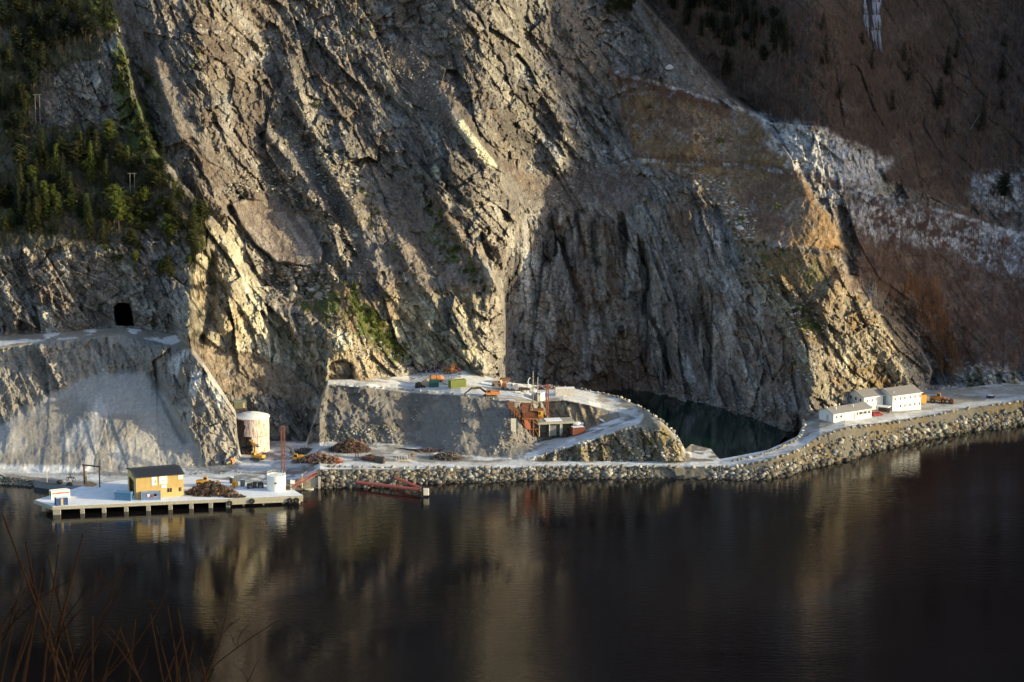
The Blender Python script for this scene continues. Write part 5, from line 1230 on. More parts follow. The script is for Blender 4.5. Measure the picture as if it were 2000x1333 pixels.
def loader(label, loc, rz, m, s=1.0, bm=None, lift=0.):
    t = thing('wheel_loader', label, 'wheel loader', loc, rz); t.scale = (s,s,s)
    MB().prism([(-3.3,.9),(-.3,.8),(-.3,1.9),(-1.0,2.1),(-3.2,1.95),(-3.4,1.6)], -.9, .9).build('engine_body', m, t)
    cb = MB().prism([(-1.1,1.7),(.1,1.7),(.2,2.2),(0,3.2),(-1.0,3.25)], -.7, .7).build('cab', m, t)
    MB().box(-.95,-.74,2.3,0,-.705,3.0).box(-.95,.705,2.3,0,.74,3.0).build('window', MATS['dark_glass'], cb)
    MB().prism([(-.3,.7),(1.8,.7),(2.0,1.3),(1.2,1.9),(-.1,1.5)], -.7, .7).build('front_frame', m, t)
    for x in (-2.3, 1.2):
        for y in (-1.15, 1.15):
            w = MB().torus((x,y,.82), .56, .27, 20, 8).build('wheel', MATS['tyre'], t); MB().wheel((x,y,.82), .42, .34).build('rim', m, w)
    mb = MB()
    for y in (-.5,.5): mb.prism([(.5,1.7),(.7,2.0),(2.2,1.5+lift),(3.3,.55+lift),(3.1,.35+lift),(2.0,1.2+lift)], y-.1, y+.1)
    mb.build('lift_arm', m, t); bucket(t, (3.2,0,.15+lift), 2.7, 1.15, bm or m); return t
loader('yellow wheel loader parked behind the scrap tangle on the pier', on_deck(404,950), .05, MATS['plant_yellow'], 1.05)
loader('brown orange wheel loader parked right of the two-storey house', onP(1836,787), -.25, mat('rusty_orange_paint', (.32,.13,.035), .8, rust=.45, var=.25), 1.12, MATS['rust'])
t = thing('loader_bucket', 'orange yellow bucket lying at the foot of the rock nose', 'bucket', onP(455,906), 2.9); bucket(t, (0,0,.1), 2.6, 1.35, MATS['plant_orange'])

# ---------------- torn rusty silo
c = Vector(onF(494,880)); R_ = 5.75; Hs = 12.2
si = thing('rusty_silo', 'rust streaked round silo with a snowy cone roof and a torn open side', 'silo', c); mb = MB()
na = 72; nz = 24; R0 = random.Random(5); face = -math.pi/2
for i in range(na):
    a0 = 2*math.pi*i/na; a1 = 2*math.pi*(i+1)/na; ph = math.degrees(math.atan2(math.sin(a0-face), math.cos(a0-face)))
    for k_ in range(nz):
        z0 = Hs*k_/nz; z1 = Hs*(k_+1)/nz; jit = R0.uniform(-2,2)
        if (z0 < 5.9 and -88 < ph+jit < 0) or (5.9 <= z0 < 11.5 and -64+5*math.sin(z0*1.7) < ph+jit*.5 < -25): continue
        v = [(R_*math.cos(a0),R_*math.sin(a0),z0),(R_*math.cos(a1),R_*math.sin(a1),z0),(R_*math.cos(a1),R_*math.sin(a1),z1),(R_*math.cos(a0),R_*math.sin(a0),z1)]
        w = [((R_-.12)*x/R_,(R_-.12)*y/R_,z) for x,y,z in v]; mb.add(v,[(0,1,2,3)]); mb.add(w,[(3,2,1,0)])
mb.build('shell', MATS['silo_shell'], si)
mb = MB(); mb.torus((0,0,6.0), R_+.02, .06, 48, 4, 'z'); mb.torus((0,0,Hs), R_+.03, .1, 48, 4, 'z'); mb.build('hoop', MATS['rust'], si)
ro = MB().lathe([(R_+.25,Hs-.15),(R_+.25,Hs+.1),(R_*.55,Hs+1.0),(0,Hs+1.5)], 48).build('roof', mat('roof_snow', (.66,.65,.64), .85, var=.12, scale=.5, rust=.22, rcol=(.34,.22,.16)), si)
MB().lathe([(R_-.2,.05),(0,.06)], 32).build('floor', MATS['black'], si)
heap('rubble_cone', 'spilled brown scrap inside and before the torn silo', Vector(onF(484,886)), 3.0, 2.0, 1.6, 90, [(.06,.04,.03),(.12,.08,.05)], 15, cat='rubble')
sb = Vector(PT(468,797,c.y+5.5)); t = thing('steel_hut', 'olive steel hut on legs behind the silo roof', 'hut', sb, .25)
MB().bbox(-2.2,-1.3,0,2.2,1.3,2.4).build('body', mat('olive_steel', (.10,.10,.055), .7, rust=.2), t); MB().box(-2.3,-1.4,2.4,2.3,1.4,2.55).build('roof', mat('grey_green', (.17,.19,.16), .8), t); MB().box(.9,-1.34,.2,1.7,-1.3,2.0).build('door', MATS['tan'], t)
for x in (-2,2):
    for y in (-1.1,1.1): MB().tube((x,y,-sb.z+3),(x,y,0),.12,n=6).build('leg', MATS['rust'], t)
# red lattice masts and grey pole masts
def lattice(name, label, base, h, w, m, n=None, group=None):
    t = thing(name, label, 'mast', base, .3, group); n = n or int(h/1.2); mb = MB(); cs = [(-w/2,-w/2),(w/2,-w/2),(w/2,w/2),(-w/2,w/2)]
    for x, y in cs: mb.beam((x,y,-.5),(x,y,h),.14)
    mb.build('corner_post', m, t); mb = MB()
    for i in range(n):
        z0, z1 = h*i/n, h*(i+1)/n
        for k_ in range(4):
            a, b = cs[k_], cs[(k_+1)%4]
            if i%2: a, b = b, a
            mb.beam((*a,z0),(*b,z1),.08); mb.beam((*a,z1),(*b,z1),.08)
    mb.build('bracing', m, t); MB().box(-w*.6,-w*.6,h,w*.6,w*.6,h+.15).build('head_plate', m, t); return t
lattice('lattice_mast', 'rusty red lattice mast rising behind the white tank', Vector(onF(553.5,925)), 16.2, 1.15, mat('rusty_red', (.15,.06,.045), .8, rust=.35))
lattice('lattice_mast', 'thin dark red lattice mast beside the crushing plant', Vector(onF(1069,815)), 11.5, .75, MATS['redbrown'])
for x, y, h_, lab in ((1041,786,10.5,'taller left one of two pale pole masts on the platform'),(1050,787,8.8,'shorter right one of two pale pole masts on the platform')):
    t = thing('pole_mast', lab, 'mast', onP(x,y), 0, 'pale pole masts'); MB().tube((0,0,-1),(0,0,h_),.2,.13,8).build('pole', mat('weathered_pole', (.34,.29,.25), .8), t)
    mb = MB(); [mb.beam((0,0,z),(1.0,0,z+.05),.07) for z in np.arange(1,h_,1.4)]; mb.build('step_iron', MATS['steel_grey'], t); MB().lathe([(0,h_),(.3,h_+.1),(.3,h_+.4),(0,h_+.5)],10).build('head', MATS['steel_grey'], t)
for x0, y0, x1, y1, lab in ((70,243,79,240,'H shaped power pole standing before the upper left rocks'),(255,398,260,396,'power pole with double mast above the rocky knoll')):
    a, b = Vector(onM(x0,y0)), Vector(onM(x0,y0))+Vector((1.6,0,0)); t = thing('power_pole', lab, 'power pole', a); h_ = 11.0
    MB().tube((0,0,-.5),(0,0,h_),.17,.12,7).build('pole', MATS['pale_bark'], t); MB().tube((1.6,0,-.5),(1.6,0,h_),.17,.12,7).build('pole', MATS['pale_bark'], t); MB().beam((-.8,0,h_-.2),(2.4,0,h_-.2),.2).build('crossarm', MATS['steel_grey'], t)

# ---------------- upper platform
def onPl(px, py): return onP(px, py)
zp = onP(893,757).z
container('green_container', 'long moss green container broadside on the upper platform', (881,759.5), (911,756.5), zp, 2.4, 2.7, MATS['green_steel'])
container('sea_green_box', 'dark sea green steel box in front of the orange tank', (838,757), (857,757), onP(848,757).z, 2.4, 2.4, MATS['sea_green'])
container('white_container', 'long off-white container with rust stains at the right of the platform', (1085,774), (1123,773), onP(1104,773).z, 2.4, 2.7, MATS['grubby_white'], snowy=True)
container('red_container', 'dark red container beside the open concrete shed', (1119,851), (1143,849), onP(1130,850).z, 2.6, 2.7, MATS['redbrown'], snowy=True)
t = thing('orange_tank', 'bright orange horizontal tank lying behind the sea green box', 'tank', onP(853,747), .1); mb = MB(); mb.lathe([(0,0),(.9,.1),(1.15,.5),(1.15,2.0),(1.0,2.1),(1.0,2.3),(1.15,2.4),(1.15,4.0),(.8,4.8),(0,5.2)], 20); o = mb.build('body', MATS['plant_orange'], t); o.rotation_euler = (0,math.pi/2,0); o.location = (-2.5,0,1.5); MB().box(-1.8,-.8,0,-1.4,.8,.7).box(1.2,-.8,0,1.6,.8,.7).build('saddle', MATS['dark_steel'], t)
t = thing('black_machine', 'black tarpaulin covered machine at the left of the platform road', 'machine', onP(820,757), 0); mb = MB(); mb.prism([(-1.7,0),(2.0,0),(1.9,.5),(.9,.6),(.3,1.5),(-.4,1.9),(-1.6,1.3)], -.9,.9); mb.build('body', MATS['black'], t); MB().wheel((1.4,-.95,.4),.4,.2).wheel((-1.1,-.95,.4),.4,.2).build('wheel', MATS['tyre'], t)
t = thing('sand_heap', 'beige sand heap behind the black machine', 'sand heap', onP(834,752)); MB().lathe([(3.4,-.3),(2.4,.8),(1.2,1.7),(0,2.3)], 14).build('heap', MATS['tan'], t)
t = thing('snow_heap', 'cream coloured gravel heap behind the green container', 'gravel heap', onP(890,745)); MB().lathe([(4.6,-.3),(3.2,.5),(1.4,1.1),(0,1.3)], 14).build('heap', mat('cream_gravel', (.55,.50,.38), .95, var=.2, scale=2, bump=.5), t)
t = thing('site_hut', 'small hut with grey side and white front below the pole masts', 'hut', *F2((1056,783.5),(1064,782),onP(1060,783).z)[:2]); MB().box(0,0,0,1.9,2.6,2.6).build('wall', MATS['white_paint'], t); MB().box(-.03,.05,.02,0,2.55,2.58).build('side_panel', MATS['steel_grey'], t); MB().box(-.1,-.1,2.6,2.0,2.7,2.72).build('roof', MATS['snow'], t); MB().box(-2.2,0,0,-.03,2.4,2.3).build('annex', MATS['steel_grey'], t)
def cart(name, label, px, py, m, cat, l=3.0, h=1.6, arm=None, cab=True, rz=0):
    t = thing(name, label, cat, onP(px,py), rz); mb = MB(); mb.bbox(-l/2,-.9,.5,l*.1,.9,.5+h*.8,.1); mb.build('body', m, t)
    if cab: c_ = MB().prism([(l*.1,.5),(l/2,.5),(l/2,.5+h*.7),(l*.4,.5+h*1.1),(l*.1,.5+h*1.1)], -.8,.8).build('cab', m, t); MB().box(l*.16,-.84,.5+h*.65,l*.36,-.8,.5+h).build('window', MATS['dark_glass'], c_)
    for x in (-l*.35,l*.35): w = MB().torus((x,-.95,.5),.36,.14,14,6).build('wheel', MATS['tyre'], t); MB().wheel((x,-.95,.5),.25,.16).build('rim', MATS['steel_grey'], w)
    if arm: MB().beam((0,0,1.4),arm,.16).build('jib', MATS['white_paint'], t)
    return t
cart('drilling_rig', 'small orange and black rig with a raised white jib on the platform', 971,754.5, mat('pale_orange',(.62,.34,.20),.6,rust=.2), 'rig', 3.4, 1.5, (1.9,0,4.4), rz=-.3)
cart('compressor', 'red compressor with a round end in the row of old machines', 988,760, MATS['plant_orange'], 'compressor', 2.8, 2.0, cab=False, rz=-.2)
cart('cement_mixer', 'white machine right of the red compressor', 997,762.5, MATS['grubby_white'], 'machine', 2.6, 1.8, rz=-.2)
cart('trailer', 'green and grey box trailer in the row of old machines', 1010,764, mat('grey_violet',(.28,.25,.27),.7,rust=.2), 'trailer', 3.6, 2.2, cab=False)
t = thing('crane_rig', 'dark rig with a curved white mast in front of the rock face', 'rig', onP(1026,766)); mb = MB(); mb.bbox(-2.4,-.8,.8,1.6,.8,1.5); 
for x in (-2.2,-.8,.4,1.5): mb.beam((x,-.7,0),(x,-.7,.9),.16)
mb.build('chassis', MATS['dark_steel'], t); mb = MB(); pts = [(1.0,1.4),(1.1,2.6),(.95,3.6),(1.2,4.6),(1.7,5.1)]
for a, b in zip(pts, pts[1:]): mb.beam((a[0],0,a[1]),(b[0],0,b[1]),.34)
mb.build('mast', MATS['white_paint'], t); MB().bbox(.9,-.4,1.5,1.8,.4,2.8).build('operator_stand', MATS['white_paint'], t)
t = thing('steel_bin', 'brown and grey tipped bin behind the old machines', 'bin', onP(986,748),.3); MB().prism([(-1.5,.6),(1.5,.6),(1.9,1.8),(-1.8,1.6)],-.8,.8).build('body', MATS['rust'], t); MB().beam((-1,0,0),(-1,0,.7),.3).beam((1,0,0),(1,0,.7),.3).build('leg', MATS['dark_steel'], t)
t = thing('snowy_pallet', 'white snow covered pallet on the platform', 'pallet', onP(1011,768)); MB().box(-1,-.6,0,1,.6,.25).build('boards', MATS['wood_brown'], t); MB().bbox(-.95,-.55,.25,.95,.55,.6,.12).build('snow_cover', MATS['snow'], t)

# ---------------- crushing plant and open concrete shed
zb = onP(1040,853).z
cp = thing('crushing_plant', 'rusty orange crushing plant with hopper and chute stepping down the bank', 'crushing plant', G(1030,852,zb), .12); S = 1/5.75
def q(px, py, dy=0): return ((px-1030)*S, dy, (852-py)*S*.985)
def wall(pts, y0, y1): return MB().prism([(q(a,b)[0], q(a,b)[2]) for a, b in pts], y0, y1)
wall([(988,779),(993,778),(1001,783),(1005,792),(1012,797),(1017,811),(1012,813),(1004,806),(997,800),(991,789)], -1.2, 1.0).build('chute', MATS['rust'], cp)
mb = MB()
for a, b, c_, d in ((998,793,998,806),(1003,795,1003,812),(1008,798,1008,815),(1013,803,1013,815)): mb.beam(q(a,b,-1.3), q(c_,d,-1.3), .16)
mb.beam(q(991,789,-1.3),q(1015,813,-1.3),.18); mb.build('chute_rib', MATS['rust_orange'], cp)
wall([(1016,790),(1019,786),(1036,786),(1038,803),(1020,806)], -.8, 2.4).build('hopper', mat('red_rust', (.15,.055,.035), .9, rust=.3, var=.3), cp)
MB().prism([(q(1034,0)[0], q(0,800)[2]),(q(1036,0)[0], q(0,785)[2]),(q(1039,0)[0], q(0,800)[2])], -1.0,-.7).build('spout', MATS['rust_orange'], cp)
mb = MB(); mb.box(*q(1020,814,-1.0)[:2], q(0,814)[2], q(1050,0)[0], 2.2, q(0,803)[2]); mb.build('crusher_housing', mat('dark_rust', (.12,.04,.02), .9, rust=.4), cp)
mb = MB(); 
for z_ in (815,836): mb.beam(q(1018,z_,-1.5), q(1054,z_,-1.5), .3); mb.beam(q(1018,z_,1.5), q(1054,z_,1.5), .3)
mb.box(q(1018,0)[0],-1.5,q(0,815)[2]+.12,q(1062,0)[0],2.2,q(0,814)[2]+.22); mb.build('platform', MATS['rust_orange'], cp)
for x_ in (1024,1034,1041,1052):
    for y_ in (-1.5,1.5): MB().beam(q(x_,852,y_), q(x_,815,y_), .34 if x_ in (1034,1041) else .22).build('support_leg', MATS['rust_orange'], cp)
wall([(1022,817),(1030,817),(1036,832),(1034,837),(1026,834)], -1.75,-1.45).build('feed_shield', mat('salmon_red', (.42,.12,.07), .8, rust=.3), cp)
mb = MB(); mb.box(q(1036,0)[0],-1.2,q(0,834)[2],q(1048,0)[0],1.2,q(0,820)[2]); mb.build('conveyor_drive', MATS['dark_steel'], cp)
mb = MB(); mb.beam(q(1040,820,-1.6),q(1050,826,-1.6),.3); mb.beam(q(1020,822,-1.6),q(1026,834,-1.6),.25); mb.beam(q(1044,836,-1.6),q(1052,852,-1.6),.2); mb.build('brace', MATS['rust_orange'], cp)
cb = MB().box(q(1051,0)[0],-1.4,q(0,814)[2]+.23,q(1061,0)[0],1.4,q(0,799)[2]).build('control_cab', MATS['plant_yellow'], cp); MB().box(q(1052,0)[0],-1.45,q(0,807)[2],q(1055.5,0)[0],-1.4,q(0,801)[2]).build('window', MATS['dark_glass'], cb); MB().box(q(1043,0)[0],-1.5,q(0,799)[2],q(1062,0)[0],1.6,q(0,797)[2]).build('roof', MATS['rust_orange'], cb)
mb = MB(); 
for i in range(8): x_ = q(1043+i*2.4,0)[0]; mb.beam((x_,-1.6,q(0,814)[2]),(x_,-1.6,q(0,809)[2]),.06)
mb.beam((q(1018,0)[0],-1.6,q(0,809)[2]),(q(1062,0)[0],-1.6,q(0,809)[2]),.07); mb.build('handrail', MATS['redbrown'], cp)
loc, rz, L = F2((1052.5,853),(1121,850), zb); L = max(L, 12)
cs = thing('concrete_shed', 'open fronted concrete shed with three dark bays and snow on its roof', 'shed', loc, rz); Hc = 5.0; Wc = 6.0
mb = MB(); mb.box(-.4,-.4,Hc-.5,L+.2,Wc,Hc); mb.box(-.4,-.45,Hc-.75,L+.2,-.15,Hc-.1); mb.build('roof', MATS['concrete'], cs); MB().box(L*.22,.8,Hc,L*.68,Wc-.4,Hc+.14).build('snow_cover', MATS['snow'], cs)
MB().box(0,Wc-.3,0,L,Wc,Hc-.5).box(L-.3,0,0,L,Wc-.3,Hc-.5).box(0,.4,0,.25,Wc-.3,Hc-.5).build('wall', MATS['concrete'], cs)
for f in (0,.29,.60,.64): MB().box(L*f,-.1,0,L*f+.32,.25,Hc-.75).build('column', mat('pale_concrete', (.46,.43,.38), .9), cs)
MB().box(L*.31,.3,0,L*.5,Wc-.3,3.6).build('partition', MATS['steel_grey'], cs); heap('scrap_heap', 'dark scrap stored in the right bay of the concrete shed', G(1105,851,zb), 1.6, 1.6, 1.8, 60, [(.04,.04,.04),(.09,.06,.05)], 17)
t = thing('white_sack_heap', 'white covered heap behind the dark red container', 'heap', onP(1127,832)); mb = MB(); mb.rock((0,0,.7),1.6,3,.7); mb.rock((1.2,.5,.5),1.1,5,.6); mb.build('cover', MATS['snow'], t)
t = thing('stone_slab', 'pale flat slab lying beside the upper ramp', 'slab', onP(1176,822)); mb = MB(); mb.rock((0,0,.2),1.6,8,.25); o = mb.build('slab', MATS['grubby_white'], t)
t = thing('concrete_wall', 'pale concrete facing with a black slot beside the crushing plant', 'wall', G(1003,842,onP(1003,842).z), .1); MB().box(-.9,-.3,-1,1.0,.2,4.4).build('facing', mat('pale_concrete', (.46,.43,.38)), t); MB().box(1.0,-.35,-.9,1.35,.1,4.6).build('slot', MATS['black'], t)

# ---------------- quay wall, gangway, booms, barge, portal, grapple
a = Vector(G(598,955,0)); b = Vector(G(624,955,0)); zq = 4.6
t = thing('quay_wall', 'grey concrete wall at the left end of the stone embankment', 'wall', a, math.atan2((b-a).y,(b-a).x)); MB().box(-2.6,.6,-1,4.6,1.4,zq-1.1).build('wall', MATS['concrete'], t); MB().box(4.0,.1,-1,4.7,1.6,zq-.8).build('end_pillar', mat('pale_concrete', (.46,.43,.38)), t)
p0 = on_deck(570,957)+Vector((0,0,.6)); p1 = Vector(G(622,925,4.2)); t = thing('gangway', 'narrow red gangway sloping from the pier up to the embankment', 'gangway', p0); d = p1-p0; s_ = Vector((-d.y,d.x,0)).normalized()*.32
MB().beam(Vector((0,0,0)), d, .6, .06).build('walkway', MATS['steel_grey'], t); mb = MB()
for sg in (-1,1):
    mb.beam(s_*sg, d+s_*sg, .14); mb.beam(s_*sg+Vector((0,0,1.1)), d+s_*sg+Vector((0,0,1.1)), .12); n = 9
    for i in range(n): f = i/n; mb.beam(s_*sg+d*f, s_*sg+d*(f+.5/n)+Vector((0,0,1.1)), .06); mb.beam(s_*sg+d*(f+.5/n)+Vector((0,0,1.1)), s_*sg+d*((i+1)/n), .06)
mb.build('handrail', mat('worn_red', (.24,.07,.05), .7, rust=.2), t)
t = thing('mooring_post', 'pale post with a round float in the corner beside the gangway', 'post', G(590,957,0)); MB().tube((0,0,-1),(0,0,5.4),.22,.18).build('shaft', mat('pale_post', (.48,.42,.28)), t); MB().beam((0,0,5.0),(1.6,1,6.0),.12).build('arm', MATS['tan'], t); MB().lathe([(0,.0),(1.7,.05),(1.7,.3),(0,.35)],18,2.2,.6).build('float', mat('pale_concrete', (.46,.43,.38)), t)
def boomtube(label, a, b, za, zb_, r):
    A, B = Vector(G(a[0],a[1],za)), Vector(G(b[0],b[1],zb_)); t = thing('steel_boom', label, 'boom', A, 0, 'red mooring booms'); D = B-A
    MB().tube((0,0,0), D, r, n=12).build('tube', mat('coral_red', (.50,.11,.075), .55, var=.1), t); MB().tube(-D.normalized()*.15, D.normalized()*.15, r*1.25, n=12).tube(D-D.normalized()*.15, D+D.normalized()*.15, r*1.25, n=12).build('flange', MATS['dark_steel'], t)
boomtube('longer front one of two coral red booms over the water', (696,942.5), (822,957), 1.5, 1.7, .55)
boomtube('shorter rear coral red boom leaning back to the bank', (770,933.5), (822,953.5), 2.2, 2.0, .48)
t = thing('mooring_dolphin', 'black mooring post with a grey steel box at the tip of the booms', 'mooring post', G(825,972,0)); MB().box(-.35,-.35,-1,.35,.35,3.6).build('post', MATS['black'], t); MB().bbox(-.3,.4,.6,2.1,2.4,2.6).build('box', MATS['grubby_white'], t)
t = thing('boom_anchor', 'short red steel stand under the left end of the long boom', 'stand', G(697,951,0)); MB().beam((0,0,-.5),(0,0,1.4),.5).box(-.5,-.4,-.2,.5,.4,.5).build('stand', mat('coral_red', (.5,.11,.075)), t)
loc, rz, L = F2((67,952),(150,963),0); t = thing('work_barge', 'grey flat barge moored behind the left end of the pier', 'barge', loc, rz); MB().prism([(0,-.6),(L,-.6),(L+.8,1.4),(-.3,2.0)], 0, 5).build('hull', mat('grey_hull', (.16,.17,.19), .7, rust=.25, streak=.3), t)
MB().box(.1,.1,1.9,L*.5,4.9,2.2).build('deck_rail', MATS['steel_grey'], t); mb = MB(); mb.wheel((L*.52,2,2.2),.8,1.4); mb.wheel((L*.75,2,1.7),1.0,1.0); mb.build('winch', MATS['dark_steel'], t); MB().tube((L*.3,.2,2),(L*.3,.2,6),.06,n=5).build('antenna', MATS['white_paint'], t)
g_ = Vector(G(138,942,2.2)); t = thing('grapple', 'dark orange-peel grapple standing on the shore behind the pier', 'grapple', g_); mb = MB()
for i in range(6):
    a = i*math.pi/3; u = Vector((math.cos(a),math.sin(a),0)); mb.beam(Vector((0,0,1.7)), u*1.3+Vector((0,0,1.5)), .2); mb.beam(u*1.3+Vector((0,0,1.5)), u*1.6+Vector((0,0,.8)), .2); mb.beam(u*1.6+Vector((0,0,.8)), u*1.2, .14)
mb.build('claw', MATS['dark_steel'], t); MB().tube((0,0,1.5),(0,0,2.7),.28).build('head', MATS['rust'], t)
a = Vector(G(165,949,2.6)); b = Vector(G(195,953,2.6)); d = b-a; t = thing('portal_frame', 'rusty portal frame of two posts and a crossbeam left of the yellow shed', 'frame', a)
MB().beam((0,0,-.5),(0,0,7.2),.55).build('post', MATS['rust'], t); MB().beam(d+Vector((0,0,-.5)),d+Vector((0,0,7.2)),.4).build('post', MATS['dark_steel'], t); MB().beam((-.5,0,7.1),d+Vector((.4,0,7.1)),.4).build('crossbeam', MATS['dark_steel'], t); MB().beam((.55,0,-.5),(.65,0,5),.45).build('stay', MATS['tan'], t)
t = thing('sand_heap', 'orange brown sand heap at the foot of the portal frame', 'sand heap', Vector(G(176,949,2.6))); MB().lathe([(2.9,-.4),(2.1,.5),(1.0,1.1),(0,1.4)], 14).build('heap', MATS['sand'], t)

# ---------------- white houses by the pond
def house(name, label, pL, pR, z, L, W, H, rise, m_wall=None, ov=.45):
    loc, rz, L0 = F2(pL, pR, z); L = L or L0; t = thing(name, label, 'house', loc, rz); mw = m_wall or mat('white_cladding', (.64,.635,.64), .6, var=.03)
    mb = MB(); mb.box(0,0,-.4,L,W,H); mb.xprism([(0,H),(W,H),(W/2,H+rise)], 0, L)
    for i in range(int(H/.22)): mb.box(-.012,-.012,.1+i*.22,L+.012,W+.012,.13+i*.22)
    mb.build('wall', mw, t)
    k_ = rise/(W/2); mb = MB(); mb.xprism([(-ov,H-ov*k_+.03),(W/2,H+rise+.03),(W+ov,H-ov*k_+.03),(W+ov,H-ov*k_+.2),(W/2,H+rise+.22),(-ov,H-ov*k_+.2)], -ov, L+ov); mb.build('roof', MATS['roof_grey'], t)
    MB().box(-ov-.02,-ov-.06,H-ov*k_-.02,L+ov+.02,-ov,H-ov*k_+.2).build('fascia', mw, t)
    return t, L
def win(t, x0, x1, z0, z1, y=0, side=None):
    w = MB()
    if side == 'L': w.box(-.05,x0,z0,-.015,x1,z1)
    else: w.box(x0,-.05,z0,x1,-.015,z1)
    o = w.build('window', MATS['dark_glass'], t); f = MB()
    if side == 'L': f.box(-.08,x0-.07,z0-.07,-.051,x0,z1+.07); f.box(-.08,x1,z0-.07,-.051,x1+.07,z1+.07); f.box(-.08,x0,z1,-.051,x1,z1+.07)
    else: f.box(x0-.07,-.08,z0-.07,x0,-.051,z1+.07); f.box(x1,-.08,z0-.07,x1+.07,-.051,z1+.07); f.box(x0,-.08,z1,x1,-.051,z1+.07)
    f.build('frame', MATS['white_paint'], o)
    s_ = MB(); s_.box(-.12,x0-.1,z0-.1,-.02,x1+.1,z0) if side == 'L' else s_.box(x0-.1,-.12,z0-.1,x1+.1,-.02,z0); s_.build('sill', MATS['white_paint'], o)
zh = onP(1660,820).z
t, L = house('low_house', 'long single-storey white house with three vents on its grey roof', (1628,825.5), (1702,814), zh, None, 8.2, 2.95, 1.35)
for f0, f1 in ((.06,.10),(.17,.22)): win(t, L*f0, L*f1, 1.3, 2.2)
for f0, f1 in ((.60,.64),(.67,.76),(.78,.87),(.90,.97)): win(t, L*f0, L*f1, 1.35, 2.35)
MB().box(L*.53,-.06,0,L*.57,-.015,2.1).build('door', MATS['tan'], t); MB().box(-.06,2.9,0,-.015,3.9,2.1).build('door', mat('beige_door', (.40,.35,.30)), t); MB().tube((L*.285,-.08,.1),(L*.285,-.08,2.8),.05,n=6).build('downpipe', MATS['roof_grey'], t)
for x_, y_ in ((L*.17,2.4),(L*.62,2.4),(L*.4,5.4),(.3,4.1)): v_ = MB().tube((x_,y_,3.6),(x_,y_,4.6+.2*(y_ > 4)),.13).build('vent', MATS['white_paint'], t); MB().tube((x_,y_,4.6+.2*(y_ > 4)),(x_,y_,4.75+.2*(y_ > 4)),.2).build('cowl', MATS['white_paint'], v_)
zh2 = onP(1770,803).z
t, L = house('tall_house', 'two-storey white house with two rows of small windows', (1743,805.5), (1798.5,798), zh2, None, 11.0, 5.9, 1.7)
for px_ in (432,508,573,655,720,792): f = (px_-398)/412.; win(t, L*f-.22, L*f+.28, 4.2, 5.15)
for px_ in (503,568,642,712,780): f = (px_-390)/412.; win(t, L*f-.22, L*f+.28, 1.4, 2.35)
v_ = MB().tube((1.7,1.8,6.2),(1.7,1.8,7.2),.16).build('vent', MATS['white_paint'], t); MB().tube((1.7,1.8,7.2),(1.7,1.8,7.32),.24).build('cowl', MATS['steel_grey'], v_); win(t, 8.4, 9.2, 4.0, 5.1, side='L')
zh3 = zh2
t, L = house('gabled_house', 'white house with three gable windows behind the long low house', (1687,807.5), (1716,803.5), zh3, 8.5, 10.0, 5.7, 1.6)
for y_ in (1.6,4.3,7.3): win(t, y_, y_+.95, 3.9, 5.0, side='L')
for x_ in (1.2,3.4): win(t, x_, x_+.5, 3.9, 4.8)
loc = Vector(G(1716,810,zh2)); t = thing('entrance_canopy', 'white flat canopy on posts between the two taller houses', 'canopy', loc, rz); MB().box(-1.4,.4,2.6,3.4,3.6,2.8).build('roof', MATS['white_paint'], t)
for x_ in (-1.2,3.2): MB().box(x_,.5,0,x_+.14,.64,2.6).build('post', MATS['wood_brown'], t)
MB().box(-1.1,2.6,0,3.2,2.7,2.3).build('screen', MATS['wood_brown'], t)
t = thing('red_car', 'small red car parked against the end of the low house', 'car', onP(1713,812.5)+Vector((0,0,.02)), .35); MB().prism([(-2.0,.3),(2.1,.3),(2.15,.75),(1.2,.95),(.5,1.5),(-1.3,1.55),(-2.0,1.0)], -.85,.85).build('body', MATS['red_car'], t)
MB().prism([(-1.6,1.0),(.95,1.0),(.42,1.45),(-1.25,1.48)], -.87,.87).build('window', MATS['dark_glass'], t); MB().box(1.6,-.6,.78,2.12,.6,.82).build('snow_cover', MATS['snow'], t)
for x_ in (-1.25,1.3):
    for y_ in (-.8,.8): w = MB().torus((x_,y_,.34),.24,.1,14,6).build('wheel', MATS['tyre'], t); MB().wheel((x_,y_,.34),.18,.18,10).build('rim', MATS['steel_grey'], w)
t = thing('yellow_skip', 'yellow steel skip at the right corner of the two-storey house', 'skip', onP(1803,787), .2); MB().prism([(-.9,0),(.9,0),(1.1,3.2),(-1.1,3.2)],-.9,.9).build('body', MATS['plant_yellow'], t); MB().box(-1.15,-.95,3.1,1.15,.95,3.25).build('rim', MATS['rust_orange'], t)
t = thing('low_trailer', 'small dark trailer with a snowy top beside the road at the right', 'trailer', onP(1934,778), -.35); MB().prism([(-1.4,.3),(1.5,.3),(1.7,.9),(-1.3,1.1)],-.7,.7).build('body', MATS['dark_steel'], t); MB().box(-1.0,-.6,1.0,1.2,.6,1.12).build('snow_cover', MATS['snow'], t)
w = MB().wheel((0,-.75,.35),.35,.15).build('wheel', MATS['tyre'], t)
